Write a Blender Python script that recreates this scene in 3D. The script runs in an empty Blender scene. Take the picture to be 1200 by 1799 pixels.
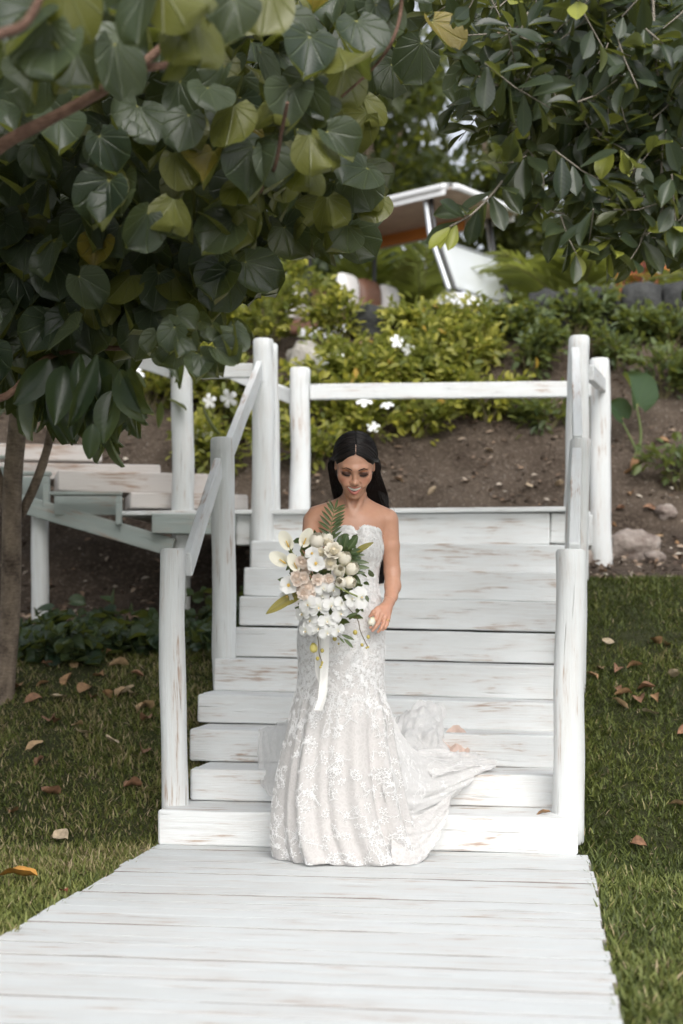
import bpy, math, random
import numpy as np
from mathutils import Vector, Matrix, noise
from math import sin, cos, pi, radians, sqrt, exp, atan2

SC = bpy.context.scene
COL = SC.collection
# ---------------------------------------------------------------- camera
F = 2499.0; H = 0.98; HY = 1084.0          # 50 mm lens, eye height, horizon row of the 1200 x 1799 photo
cam_d = bpy.data.cameras.new("camera"); cam = bpy.data.objects.new("camera", cam_d); COL.objects.link(cam)
cam.location = (0, 0, H); cam.rotation_euler = (radians(90), 0, 0)
cam_d.lens = 50; cam_d.sensor_width = 36; cam_d.shift_y = (HY-899.5)/1799.0
cam_d.clip_start = 0.1; cam_d.clip_end = 400
cam_d.dof.use_dof = True; cam_d.dof.focus_distance = 5.7; cam_d.dof.aperture_fstop = 2.0
SC.camera = cam
# ---------------------------------------------------------------- world, sun, exposure
W = bpy.data.worlds.new("World"); SC.world = W; W.use_nodes = True
SUN_EL, SUN_AZ = radians(44), radians(168)     # azimuth: direction the light comes from, clockwise from +Y
nt = W.node_tree; bgn = nt.nodes["Background"]
sky = nt.nodes.new("ShaderNodeTexSky"); sky.sky_type = 'NISHITA'; sky.sun_disc = False
sky.sun_elevation = SUN_EL; sky.sun_rotation = SUN_AZ; sky.dust_density = 4.0; sky.air_density = 1.0; sky.ozone_density = 1.0
hs = nt.nodes.new("ShaderNodeHueSaturation"); hs.inputs['Saturation'].default_value = 0.28
nt.links.new(sky.outputs[0], hs.inputs['Color']); nt.links.new(hs.outputs[0], bgn.inputs[0]); bgn.inputs[1].default_value = 0.15
sl = bpy.data.lights.new("sun", 'SUN'); sl.energy = 0.75; sl.angle = radians(65); sl.color = (1.0, 0.985, 0.96)
sun = bpy.data.objects.new("sun", sl); COL.objects.link(sun)
sd = Vector((sin(SUN_AZ)*cos(SUN_EL), cos(SUN_AZ)*cos(SUN_EL), sin(SUN_EL)))
sun.rotation_euler = (-sd).to_track_quat('-Z', 'Y').to_euler(); sun.location = (0, 0, 12)
SC.view_settings.view_transform = 'Standard'; SC.view_settings.look = 'None'
SC.view_settings.exposure = 0.72; SC.view_settings.gamma = 1.0
SC.cycles.max_bounces = 7; SC.cycles.transparent_max_bounces = 12

# ---------------------------------------------------------------- helpers
def P(px, py, Y): return Vector(((px-600)/F*Y, Y, H-(py-HY)/F*Y))
SA = radians(8.0); R0 = Vector((0.975, 5.865, 0))           # stair frame: u right, v up the stairs
def S(u, v, z): return Vector((R0.x+u*cos(SA)+v*sin(SA), R0.y-u*sin(SA)+v*cos(SA), z))
def u_at(px, v):
    k = (px-600)/F
    return (k*(R0.y+cos(SA)*v)-R0.x-sin(SA)*v)/(cos(SA)+sin(SA)*k)
def z_at(py, Y): return H-(py-HY)/F*Y
def tag(o, label=None, cat=None, group=None, kind=None):
    if label: o['label'] = label
    if cat: o['category'] = cat
    if group: o['group'] = group
    if kind: o['kind'] = kind
    return o
def empty(name, loc, label=None, cat=None, group=None, rot=(0, 0, 0)):
    o = bpy.data.objects.new(name, None); COL.objects.link(o); o.location = loc; o.rotation_euler = rot
    o.empty_display_size = 0.1
    return tag(o, label, cat, group)
def wmat(o):
    b = Matrix.LocRotScale(o.location, o.rotation_euler, o.scale)
    return wmat(o.parent) @ o.matrix_parent_inverse @ b if o.parent else b
def adopt(o, parent):
    """parent a world-space mesh object without moving it"""
    if parent is None: return o
    o.parent = parent; o.matrix_parent_inverse = wmat(parent).inverted(); return o
def np_mesh(name, V, Fc, mat=None, parent=None, uv=None, rnd=None, gp=None, col=None, smooth=True, angle=None, world=True, matidx=None):
    """V (n,3); Fc (m,k) array or list of index lists"""
    V = np.asarray(V, dtype=np.float32)
    me = bpy.data.meshes.new(name)
    if isinstance(Fc, np.ndarray):
        nf, k = Fc.shape
        me.vertices.add(len(V)); me.vertices.foreach_set('co', V.ravel())
        me.loops.add(nf*k); me.loops.foreach_set('vertex_index', Fc.astype(np.int32).ravel())
        me.polygons.add(nf); me.polygons.foreach_set('loop_start', np.arange(0, nf*k, k, dtype=np.int32))
        me.update(calc_edges=True)
    else:
        me.from_pydata([tuple(v) for v in V.tolist()], [], Fc)
    nl = len(me.loops); vi = np.empty(nl, dtype=np.int32); me.loops.foreach_get('vertex_index', vi)
    if uv is not None:
        l = me.uv_layers.new(name='UVMap'); l.data.foreach_set('uv', np.asarray(uv, dtype=np.float32)[vi].ravel())
    if rnd is not None:
        a = me.attributes.new('rnd', 'FLOAT', 'POINT'); a.data.foreach_set('value', np.asarray(rnd, dtype=np.float32))
    if gp is not None:
        a = me.attributes.new('gp', 'FLOAT_VECTOR', 'POINT'); a.data.foreach_set('vector', np.asarray(gp, dtype=np.float32).ravel())
    if col is not None:
        a = me.attributes.new('col', 'FLOAT_COLOR', 'POINT')
        c = np.ones((len(V), 4), dtype=np.float32); c[:, :3] = col; a.data.foreach_set('color', c.ravel())
    mats = mat if isinstance(mat, (list, tuple)) else [mat]
    for m in mats:
        if m: me.materials.append(m)
    if matidx is not None: me.polygons.foreach_set('material_index', np.asarray(matidx, dtype=np.int32))
    me.polygons.foreach_set('use_smooth', np.full(len(me.polygons), smooth))
    if smooth and angle: me.set_sharp_from_angle(angle=radians(angle))
    me.update()
    o = bpy.data.objects.new(name, me); COL.objects.link(o)
    if parent is not None:
        if world: adopt(o, parent)
        else: o.parent = parent
    return o
class MB:
    """collects beams, logs, tubes and grids, builds ONE mesh object"""
    def __init__(s): s.V = []; s.F = []; s.G = []; s.M = []; s.UV = []; s.m = 0; s.n = 0
    def _add(s, vs, fs, gs, uvs=None):
        b = len(s.V); s.V += [tuple(v) for v in vs]; s.G += [tuple(g) for g in gs]
        s.UV += uvs if uvs else [(0, 0)]*len(vs)
        s.F += [tuple(i+b for i in f) for f in fs]; s.M += [s.m]*len(fs)
    def rings(s, rings, gs, cap=True, uvs=None, closed=True):
        n = len(rings[0]); vs = [v for r in rings for v in r]; g = [v for r in gs for v in r]
        fs = []
        for i in range(len(rings)-1):
            for j in range(n if closed else n-1):
                a = i*n+j; b = i*n+(j+1) % n
                fs.append((a, b, b+n, a+n))
        if cap:
            fs.append(tuple(reversed(range(n)))); m = (len(rings)-1)*n; fs.append(tuple(m+j for j in range(n)))
        s._add(vs, fs, g, uvs)
    def beam(s, p0, p1, w, h, up=(0, 0, 1), ch=0.006, seg=None, wob=0.002, warp=0.0, seed=None):
        """rounded-edge board from p0 to p1, w across, h along up; p0/p1 at the centre of the ends"""
        p0 = Vector(p0); p1 = Vector(p1); d = p1-p0; L = d.length; d.normalize()
        up = Vector(up); side = d.cross(up).normalized(); up = side.cross(d).normalized()
        s.n += 1
        sd = seed if seed is not None else s.n*7.31+len(s.V)*.137
        off = Vector((noise.noise((sd, 1, 2))*40, noise.noise((sd, 5, 2))*40, noise.noise((sd, 9, 2))*40))
        seg = seg or max(2, int(L/0.12))
        a, b = w/2, h/2
        prof = []
        for cx, cy, a0 in ((a-ch, b-ch, 0), (-a+ch, b-ch, 90), (-a+ch, -b+ch, 180), (a-ch, -b+ch, 270)):
            for t in (0, 45, 90): prof.append((cx+ch*cos(radians(a0+t)), cy+ch*sin(radians(a0+t))))
        R = []; G = []
        ts = [0, 0]+[i/seg for i in range(1, seg)]+[1, 1]
        for i, t in enumerate(ts):
            inset = ch*.8 if i in (0, len(ts)-1) else 0
            tt = t
            if i == 1: tt = ch/L
            if i == len(ts)-2: tt = 1-ch/L
            c = p0+d*(tt*L)+up*(warp*noise.noise((tt*L*1.1+sd, 3.3, 7)))
            r = []; g = []
            for j, (x, y) in enumerate(prof):
                q = j//3
                nx = noise.noise((tt*L*4+sd, q*3.1, 0))*wob; ny = noise.noise((tt*L*4+sd, q*3.1, 5))*wob
                sx = (a-inset)/a; sy = (b-inset)/b
                r.append(c+side*(x*sx+nx)+up*(y*sy+ny)); g.append((tt*L+off.x, x+off.y, y+off.z))
            R.append(r); G.append(g)
        R = [list(reversed(r)) for r in R]; G = [list(reversed(g)) for g in G]
        s.rings(R, G)
    def log(s, p0, p1, r0, r1=None, n=18, seg=None, irr=0.07, flat=0.0, ch=0.012, bend=0.008):
        p0 = Vector(p0); p1 = Vector(p1); r1 = r1 or r0; d = p1-p0; L = d.length; d.normalize()
        ref = Vector((1, 0, 0)) if abs(d.x) < .8 else Vector((0, 1, 0))
        e1 = d.cross(ref).normalized(); e2 = d.cross(e1).normalized()
        s.n += 1; sd = s.n*5.7+p0.x*13+p0.y*3
        off = Vector((sd*3 % 37, sd*5 % 29, sd*7 % 31))
        seg = seg or max(3, int(L/0.07))
        ts = [0, ch/L]+[i/seg for i in range(1, seg)]+[1-ch/L, 1]
        R = []; G = []
        for i, t in enumerate(ts):
            c = p0+d*(t*L)+e1*(bend*noise.noise((t*L*1.6, sd, 0))*2)+e2*(bend*noise.noise((t*L*1.6, sd, 9))*2)
            rr = r0+(r1-r0)*t
            if i in (0, len(ts)-1): rr -= ch*.7
            r = []; g = []
            for j in range(n):
                a = 2*pi*j/n
                q = 1+irr*noise.noise((cos(a)*1.3+sd, sin(a)*1.3, t*L*2.2))*2+irr*.35*noise.noise((cos(a)*4+sd, sin(a)*4, t*L*7))
                if flat: q *= 1-flat*(cos(4*a)*.5+.5)*.5+flat*.1
                r.append(c+e1*(cos(a)*rr*q)+e2*(sin(a)*rr*q)); g.append((t*L+off.x, cos(a)*rr+off.y, sin(a)*rr+off.z))
            R.append(r); G.append(g)
        R = [list(reversed(r)) for r in R]; G = [list(reversed(g)) for g in G]
        s.rings(R, G)
    def tube(s, pts, rad, n=8, cap=True):
        pts = [Vector(p) for p in pts]
        if not isinstance(rad, (list, tuple)): rad = [rad]*len(pts)
        R = []; G = []; L = 0; e1 = None
        for i, p in enumerate(pts):
            d = (pts[min(i+1, len(pts)-1)]-pts[max(i-1, 0)])
            d = d.normalized() if d.length > 1e-9 else Vector((0, 0, 1))
            if e1 is None:
                ref = Vector((1, 0, 0)) if abs(d.x) < .8 else Vector((0, 1, 0)); e1 = d.cross(ref).normalized()
            else:
                e1 = (e1-d*e1.dot(d)).normalized()
            e2 = d.cross(e1)
            if i: L += (p-pts[i-1]).length
            R.append([p+e1*(cos(2*pi*j/n)*rad[i])+e2*(sin(2*pi*j/n)*rad[i]) for j in range(n)])
            G.append([(L+s.n*1.7, cos(2*pi*j/n)*rad[i], sin(2*pi*j/n)*rad[i]) for j in range(n)])
        s.n += 1; s.rings(R, G, cap)
    def grid(s, rows, uvs=None, wrap=False):
        """rows of points -> quad sheet"""
        s.rings([[Vector(p) for p in r] for r in rows], [[tuple(p) for p in r] for r in rows], cap=False, uvs=uvs, closed=wrap)
    def box(s, c, sx, sy, sz, ch=0.006, rz=0):
        c = Vector(c); ux = Vector((cos(rz), sin(rz), 0))
        s.beam(c-ux*sx/2, c+ux*sx/2, sy, sz, ch=min(ch, sy*.4, sz*.4), wob=0, seg=2)
    def ell(s, c, r, M=None, n=12, m=8):
        R = []
        for i in range(m+1):
            ph = pi*(i/m)
            ph = min(max(ph, .02), pi-.02)
            ring = []
            for j in range(n):
                a = 2*pi*j/n; v = Vector((r[0]*sin(ph)*cos(a), r[1]*sin(ph)*sin(a), -r[2]*cos(ph)))
                if M: v = M @ v
                ring.append(Vector(c)+v)
            R.append(ring)
        s.rings(R, [[tuple(p) for p in r] for r in R])
    def build(s, name, mat, parent=None, angle=18, world=True, smooth=True):
        multi = isinstance(mat, (list, tuple))
        return np_mesh(name, np.array(s.V), s.F, mat, parent, uv=np.array(s.UV), gp=np.array(s.G), smooth=smooth, angle=angle, world=world, matidx=s.M if multi else None)
def catmull(pts, n):
    """resample a polyline of vectors (any dimension) to n points with Catmull-Rom"""
    A = np.array([tuple(p) for p in pts], dtype=float); m = len(A); out = []
    for i in range(n):
        t = i/(n-1)*(m-1); k = min(int(t), m-2); f = t-k
        p0 = A[max(k-1, 0)]; p1 = A[k]; p2 = A[k+1]; p3 = A[min(k+2, m-1)]
        out.append(.5*((2*p1)+(-p0+p2)*f+(2*p0-5*p1+4*p2-p3)*f*f+(-p0+3*p1-3*p2+p3)*f**3))
    return np.array(out)

# ---------------------------------------------------------------- materials
def new_mat(name):
    m = bpy.data.materials.new(name); m.use_nodes = True
    n = m.node_tree; b = n.nodes['Principled BSDF']; return m, n, b
def nd(n, t, **kw):
    x = n.nodes.new(t)
    for k, v in kw.items(): setattr(x, k, v)
    return x
def mth(n, op, a, b=None, c=None, clamp=False):
    x = n.nodes.new('ShaderNodeMath'); x.operation = op; x.use_clamp = clamp
    for i, v in enumerate((a, b, c)):
        if v is None: continue
        if isinstance(v, (int, float)): x.inputs[i].default_value = v
        else: n.links.new(v, x.inputs[i])
    return x.outputs[0]
def ramp(n, src, stops):
    r = n.nodes.new('ShaderNodeValToRGB'); n.links.new(src, r.inputs[0]); e = r.color_ramp.elements
    while len(e) < len(stops): e.new(0.5)
    for i, (p, c) in enumerate(stops):
        e[i].position = p; e[i].color = (c[0], c[1], c[2], 1) if not isinstance(c, (int, float)) else (c, c, c, 1)
    return r.outputs[0]
def mixc(n, f, a, b, mode='MIX'):
    x = n.nodes.new('ShaderNodeMix'); x.data_type = 'RGBA'; x.blend_type = mode
    for s, v in ((x.inputs[0], f), (x.inputs[6], a), (x.inputs[7], b)):
        if isinstance(v, (int, float)): s.default_value = v
        elif isinstance(v, tuple): s.default_value = (v[0], v[1], v[2], 1)
        else: n.links.new(v, s)
    return x.outputs[2]
def ntex(n, vec, scale, detail=4, rough=.55, dist=0, dim='3D'):
    x = nd(n, 'ShaderNodeTexNoise'); x.inputs['Scale'].default_value = scale; x.inputs['Detail'].default_value = detail
    x.inputs['Roughness'].default_value = rough; x.inputs['Distortion'].default_value = dist
    if vec is not None: n.links.new(vec, x.inputs['Vector'])
    return x.outputs['Fac']
def mapping(n, vec, sc=(1, 1, 1), loc=(0, 0, 0)):
    x = nd(n, 'ShaderNodeMapping'); n.links.new(vec, x.inputs['Vector']); x.inputs['Scale'].default_value = sc; x.inputs['Location'].default_value = loc
    return x.outputs[0]
def attr(n, name): return nd(n, 'ShaderNodeAttribute', attribute_name=name)
def bump(n, b, h, strength=.4, dist=.01):
    x = nd(n, 'ShaderNodeBump'); x.inputs['Strength'].default_value = strength; x.inputs['Distance'].default_value = dist
    n.links.new(h, x.inputs['Height']); n.links.new(x.outputs[0], b.inputs['Normal']); return x
def setc(n, b, name, v):
    if isinstance(v, tuple): b.inputs[name].default_value = (v[0], v[1], v[2], 1)
    else: n.links.new(v, b.inputs[name])

def painted_wood(name, white=(.78, .80, .80), wear=.5, dark=(.24, .12, .065), grime=(.40, .40, .38), edge=None):
    m, n, b = new_mat(name); g = attr(n, 'gp').outputs['Vector']
    streak = ntex(n, mapping(n, g, (1.7, 30, 30)), 2.4, 7, .66, .4)
    fine = ntex(n, mapping(n, g, (3.0, 90, 90)), 2.5, 5, .6)
    patch = ntex(n, mapping(n, g, (1.0, 3.6, 3.6)), 3.0, 4, .55, .6)
    patch2 = ntex(n, mapping(n, g, (1.0, 2, 2), (11, 4, 7)), 1.1, 2, .5)
    # thin, worn paint: faint warm wash, then bare streaks inside patches
    wash = ramp(n, mth(n, 'MULTIPLY', patch, streak), [(.20, 0.0), (.42, 1.0)])
    c = mixc(n, mth(n, 'MULTIPLY', wash, .32), white, (.52, .42, .35))
    c = mixc(n, mth(n, 'MULTIPLY', ramp(n, patch2, [(.42, 0.), (.7, 1.)]), .16), c, grime)
    sel = mth(n, 'ADD', mth(n, 'MULTIPLY', patch, 1.1), mth(n, 'MULTIPLY', streak, .9))
    bare = ramp(n, mth(n, 'MULTIPLY', mth(n, 'ADD', sel, mth(n, 'MULTIPLY', fine, .45)), .408), [(.588-.07*wear, 0.0), (.645-.07*wear, .9)])
    rr = nd(n, 'ShaderNodeMath', operation='MULTIPLY'); n.links.new(bare, rr.inputs[0]); rr.inputs[1].default_value = .8
    c = mixc(n, rr.outputs[0], c, mixc(n, fine, dark, (.42, .27, .17)))
    crk = ramp(n, ntex(n, mapping(n, g, (1.6, 55, 55), (3, 3, 3)), 1.6, 3, .5, .2), [(.27, 1.0), (.33, 0.)])
    c = mixc(n, mth(n, 'MULTIPLY', crk, .45), c, (.16, .12, .09))
    if edge:      # sawn board edges, never painted well and worn bare
        sn = nd(n, 'ShaderNodeSeparateXYZ'); n.links.new(nd(n, 'ShaderNodeNewGeometry').outputs['True Normal'], sn.inputs[0])
        c = mixc(n, mth(n, 'MULTIPLY', mth(n, 'LESS_THAN', sn.outputs[2], .9), mth(n, 'ADD', mth(n, 'MULTIPLY', patch, .8), .35), clamp=True), c, edge)
    n.links.new(c, b.inputs['Base Color']); b.inputs['Roughness'].default_value = .62
    hgt = mth(n, 'ADD', mth(n, 'MULTIPLY', streak, .7), mth(n, 'SUBTRACT', mth(n, 'MULTIPLY', fine, .5), mth(n, 'MULTIPLY', crk, .8)))
    bump(n, b, hgt, .8, .006)
    return m
def plain(name, c, rough=.5, spec=.5, metal=0, var=0.0, scale=8):
    m, n, b = new_mat(name); b.inputs['Roughness'].default_value = rough; b.inputs['Metallic'].default_value = metal
    b.inputs['Specular IOR Level'].default_value = spec
    if var:
        t = nd(n, 'ShaderNodeTexCoord').outputs['Object']
        v = ntex(n, t, scale, 5, .6)
        setc(n, b, 'Base Color', mixc(n, ramp(n, v, [(.3, 0.), (.7, 1.)]), tuple(x*(1-var) for x in c), tuple(min(1, x*(1+var)) for x in c)))
        bump(n, b, v, .2, .01)
    else: setc(n, b, 'Base Color', c)
    return m
def leaf_mat(name, c0, c1, back, vein=(.25, .28, .12), kind='pinnate', young=None, trans=.25, rough=.42, veinw=.35, spec=.5, trc=(.45, .5, .08)):
    """rnd attribute: 0..1 colour choice; >=.93 young leaf"""
    m, n, b = new_mat(name)
    r = attr(n, 'rnd').outputs['Fac']; uv = nd(n, 'ShaderNodeUVMap', uv_map='UVMap').outputs[0]
    sp = nd(n, 'ShaderNodeSeparateXYZ'); n.links.new(uv, sp.inputs[0]); x = sp.outputs[0]; y = sp.outputs[1]
    oc = nd(n, 'ShaderNodeTexCoord').outputs['Object']
    blotch = ntex(n, oc, 30, 3, .6)
    c = mixc(n, ramp(n, mth(n, 'ADD', mth(n, 'MULTIPLY', r, .8), mth(n, 'MULTIPLY', blotch, .25)), [(.15, 0.), (.85, 1.)]), c0, c1)
    if young: c = mixc(n, mth(n, 'GREATER_THAN', r, .93), c, young)
    ax = mth(n, 'ABSOLUTE', x)
    mid = mth(n, 'LESS_THAN', ax, .014)
    if kind == 'palmate':
        ang = mth(n, 'ARCTAN2', x, mth(n, 'ADD', y, .02)); f = mth(n, 'ABSOLUTE', mth(n, 'SUBTRACT', mth(n, 'FRACT', mth(n, 'ADD', mth(n, 'MULTIPLY', ang, 7/pi), .5)), .5))
        rad = mth(n, 'SQRT', mth(n, 'ADD', mth(n, 'MULTIPLY', x, x), mth(n, 'MULTIPLY', y, y)))
        v1 = mth(n, 'LESS_THAN', mth(n, 'MULTIPLY', f, rad), .0085)
        # smaller cross veins
        f2 = mth(n, 'ABSOLUTE', mth(n, 'SUBTRACT', mth(n, 'FRACT', mth(n, 'MULTIPLY', mth(n, 'ADD', rad, mth(n, 'MULTIPLY', f, .5)), 9)), .5))
        v2 = mth(n, 'MULTIPLY', mth(n, 'LESS_THAN', f2, .05), .35)
        veins = mth(n, 'MAXIMUM', v1, v2); hgt = mth(n, 'ADD', mth(n, 'MINIMUM', mth(n, 'MULTIPLY', f, rad), .05), mth(n, 'MULTIPLY', f2, .02))
    else:
        f = mth(n, 'ABSOLUTE', mth(n, 'SUBTRACT', mth(n, 'FRACT', mth(n, 'MULTIPLY', mth(n, 'SUBTRACT', y, mth(n, 'MULTIPLY', ax, .9)), 9)), .5))
        veins = mth(n, 'MAXIMUM', mid, mth(n, 'MULTIPLY', mth(n, 'LESS_THAN', f, .06), .55)); hgt = mth(n, 'ADD', mth(n, 'MULTIPLY', f, .04), mth(n, 'MINIMUM', ax, .06))
    c = mixc(n, mth(n, 'MULTIPLY', veins, veinw), c, vein)
    if kind == 'palmate': c = mixc(n, mth(n, 'LESS_THAN', rad, .035), c, (.34, .33, .10))
    geo = nd(n, 'ShaderNodeNewGeometry'); c = mixc(n, geo.outputs['Backfacing'], c, mixc(n, mth(n, 'MULTIPLY', veins, .5), back, vein))
    n.links.new(c, b.inputs['Base Color']); b.inputs['Roughness'].default_value = rough; b.inputs['Specular IOR Level'].default_value = spec
    bump(n, b, hgt, 1.0 if kind == 'palmate' else .45, .04 if kind == 'palmate' else .02)
    t = nd(n, 'ShaderNodeBsdfTranslucent'); t.inputs['Color'].default_value = (*trc, 1)
    mx = nd(n, 'ShaderNodeMixShader'); mx.inputs[0].default_value = trans
    n.links.new(b.outputs[0], mx.inputs[1]); n.links.new(t.outputs[0], mx.inputs[2])
    n.links.new(mx.outputs[0], n.nodes['Material Output'].inputs['Surface'])
    return m
def bark_mat(name, c0, c1, scale=12):
    m, n, b = new_mat(name); g = nd(n, 'ShaderNodeTexCoord').outputs['Object']
    a = ntex(n, mapping(n, g, (1, 1, .5)), scale, 7, .65, .4); d = ntex(n, mapping(n, g, (1, 1, 3)), scale*2.5, 4, .6)
    setc(n, b, 'Base Color', mixc(n, ramp(n, mth(n, 'ADD', mth(n, 'MULTIPLY', a, .7), mth(n, 'MULTIPLY', d, .3)), [(.35, 0.), (.65, 1.)]), c0, c1))
    b.inputs['Roughness'].default_value = .85; bump(n, b, mth(n, 'ADD', a, d), .7, .01); return m

M_WOOD = painted_wood('white_wood', wear=.45)
M_POST = painted_wood('white_post', wear=.25, white=(.74, .765, .765))
M_PATH = painted_wood('white_path', edge=(.15, .11, .09), wear=.22, white=(.64, .668, .675), dark=(.22, .15, .12))
M_UNDER = painted_wood('weathered_shaded_under', white=(.36, .41, .39), wear=.6, grime=(.18, .2, .18))  # weathered grey-green, its colour also darkened for shade under the side flight
M_SLAB = painted_wood('white_slab', wear=.7, white=(.66, .62, .59))

# ---------------------------------------------------------------- leaf templates (x side, y along, z up)
def leaf_tmpl(kind, nx=4, ny=6, fold=.12, curl=.15, seed=0):
    rs = np.random.RandomState(seed); V = []; UV = []
    ph = rs.rand(4)*6.28
    for j in range(ny+1):
        t = j/ny
        for i in range(nx+1):
            s = i/nx*2-1
            if kind == 'round':
                w = .56*sqrt(max(0, 1-(abs(t-.42)/.60)**2.3)) if t > .42 else .56*(1-(abs(t-.42)/.5)**2.4)
                w = max(w, .0)
                if t >= .999: w = .015
                yy = t-.20*abs(s)**1.3*(1-t)**1.5
                if j == 0: w = .20
            elif kind == 'obovate':
                w = .235*sin(pi*min(1, t**1.35*.94+.03))**.8
                if t > .999: w = .02
                yy = t
            elif kind == 'lance':
                w = .13*sin(pi*(t*.96+.02))**.8; yy = t
            elif kind == 'oval':
                w = .26*sin(pi*(t**.9*.95+.025))**.75; yy = t
            elif kind == 'strap':
                w = .045*sin(pi*(t*.93+.05))**.5; yy = t
            z = fold*abs(s)*w*1.6-curl*(t**2)*.5+curl*.28*sin(ph[0]+s*2.6+t*2.1)*t*(.5+abs(s)) * (1 if kind == 'round' else .4)
            if kind == 'round': z += .035*sin(ph[1]+s*5+t*3)*abs(s)-.14*(s*s)*sin(ph[2]) * .6
            V.append((s*w, yy, z)); UV.append((s*w, yy))
    Fq = []
    for j in range(ny):
        for i in range(nx):
            a = j*(nx+1)+i; Fq.append((a, a+1, a+nx+2, a+nx+1))
    return np.array(V), np.array(Fq), np.array(UV)
def norm(a): return a/np.maximum(np.linalg.norm(a, axis=-1, keepdims=True), 1e-9)
def scatter(name, tmpl, Pn, D, N, Sz, mat, parent=None, rnd=None, wide=None, uvs=True):
    V, Fq, UV = tmpl; n = len(Pn); m = len(V)
    D = norm(np.asarray(D, float)); N = np.asarray(N, float); N = norm(N-D*np.sum(N*D, axis=1, keepdims=True)); X = np.cross(D, N)
    Sz = np.asarray(Sz, float)[:, None, None]; w = np.ones(n) if wide is None else wide
    out = np.asarray(Pn)[:, None, :]+Sz*(V[None, :, 0:1]*w[:, None, None]*X[:, None, :]+V[None, :, 1:2]*D[:, None, :]+V[None, :, 2:3]*N[:, None, :])
    Fo = (Fq[None]+(np.arange(n)*m)[:, None, None]).reshape(-1, Fq.shape[1])
    rnd = np.random.rand(n) if rnd is None else rnd
    return np_mesh(name, out.reshape(-1, 3), Fo, mat, parent, uv=np.tile(UV, (n, 1)), rnd=np.repeat(rnd, m))
def merge_scatter(name, parts, mat, parent=None):
    """parts: list of (tmpl,P,D,N,S,rnd) -> one mesh"""
    Vs = []; Fs = []; U = []; R = []; base = 0
    for tmpl, Pn, D, N, Sz, rnd in parts:
        V, Fq, UV = tmpl; n = len(Pn); m = len(V)
        if n == 0: continue
        D = norm(np.asarray(D, float)); N = np.asarray(N, float); N = norm(N-D*np.sum(N*D, axis=1, keepdims=True)); X = np.cross(D, N)
        s = np.asarray(Sz, float)[:, None, None]
        out = np.asarray(Pn)[:, None, :]+s*(V[None, :, 0:1]*X[:, None, :]+V[None, :, 1:2]*D[:, None, :]+V[None, :, 2:3]*N[:, None, :])
        Vs.append(out.reshape(-1, 3)); Fs.append((Fq[None]+(np.arange(n)*m)[:, None, None]).reshape(-1, Fq.shape[1])+base)
        U.append(np.tile(UV, (n, 1))); R.append(np.repeat(rnd, m)); base += n*m
    return np_mesh(name, np.concatenate(Vs), np.concatenate(Fs), mat, parent, uv=np.concatenate(U), rnd=np.concatenate(R))

# ================================================================ GROUND
def sstep(a, b, x):
    t = np.clip((x-a)/(b-a), 0, 1); return t*t*(3-2*t)
def ground_z(X, Y):
    X = np.asarray(X, float); Y = np.asarray(Y, float)
    t = Y-6.0+0.14*(X)                     # follows the stair's yaw
    z = -.035+np.where(t > 0, .415*np.clip(t, 0, 3.0)*sstep(-.3, .5, t), 0)
    t2 = np.clip(Y-9.0, 0, 1.35); z = z+.22*t2+.96*np.clip(Y-10.35, 0, 2.0)*sstep(0, .2, Y-10.35)
    z = z+.10*sstep(12.2, 14, Y)*0
    z = z+.05*np.sin(X*1.7+Y*.9)*sstep(8.6, 10, Y)*(1-sstep(12, 12.6, Y))
    z = z+.25*sstep(2.2, 4.5, np.abs(X))*sstep(7.5, 10, Y)*(1-sstep(11.8, 12.4, Y))
    z = z-.30*sstep(8.0, 8.7, Y)*(1-sstep(9.7, 10.35, Y))*sstep(-.35, -.85, X)
    z = z+sstep(30, 60, Y)*3
    return z
def gz(x, y): return float(ground_z(x, y))
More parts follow.
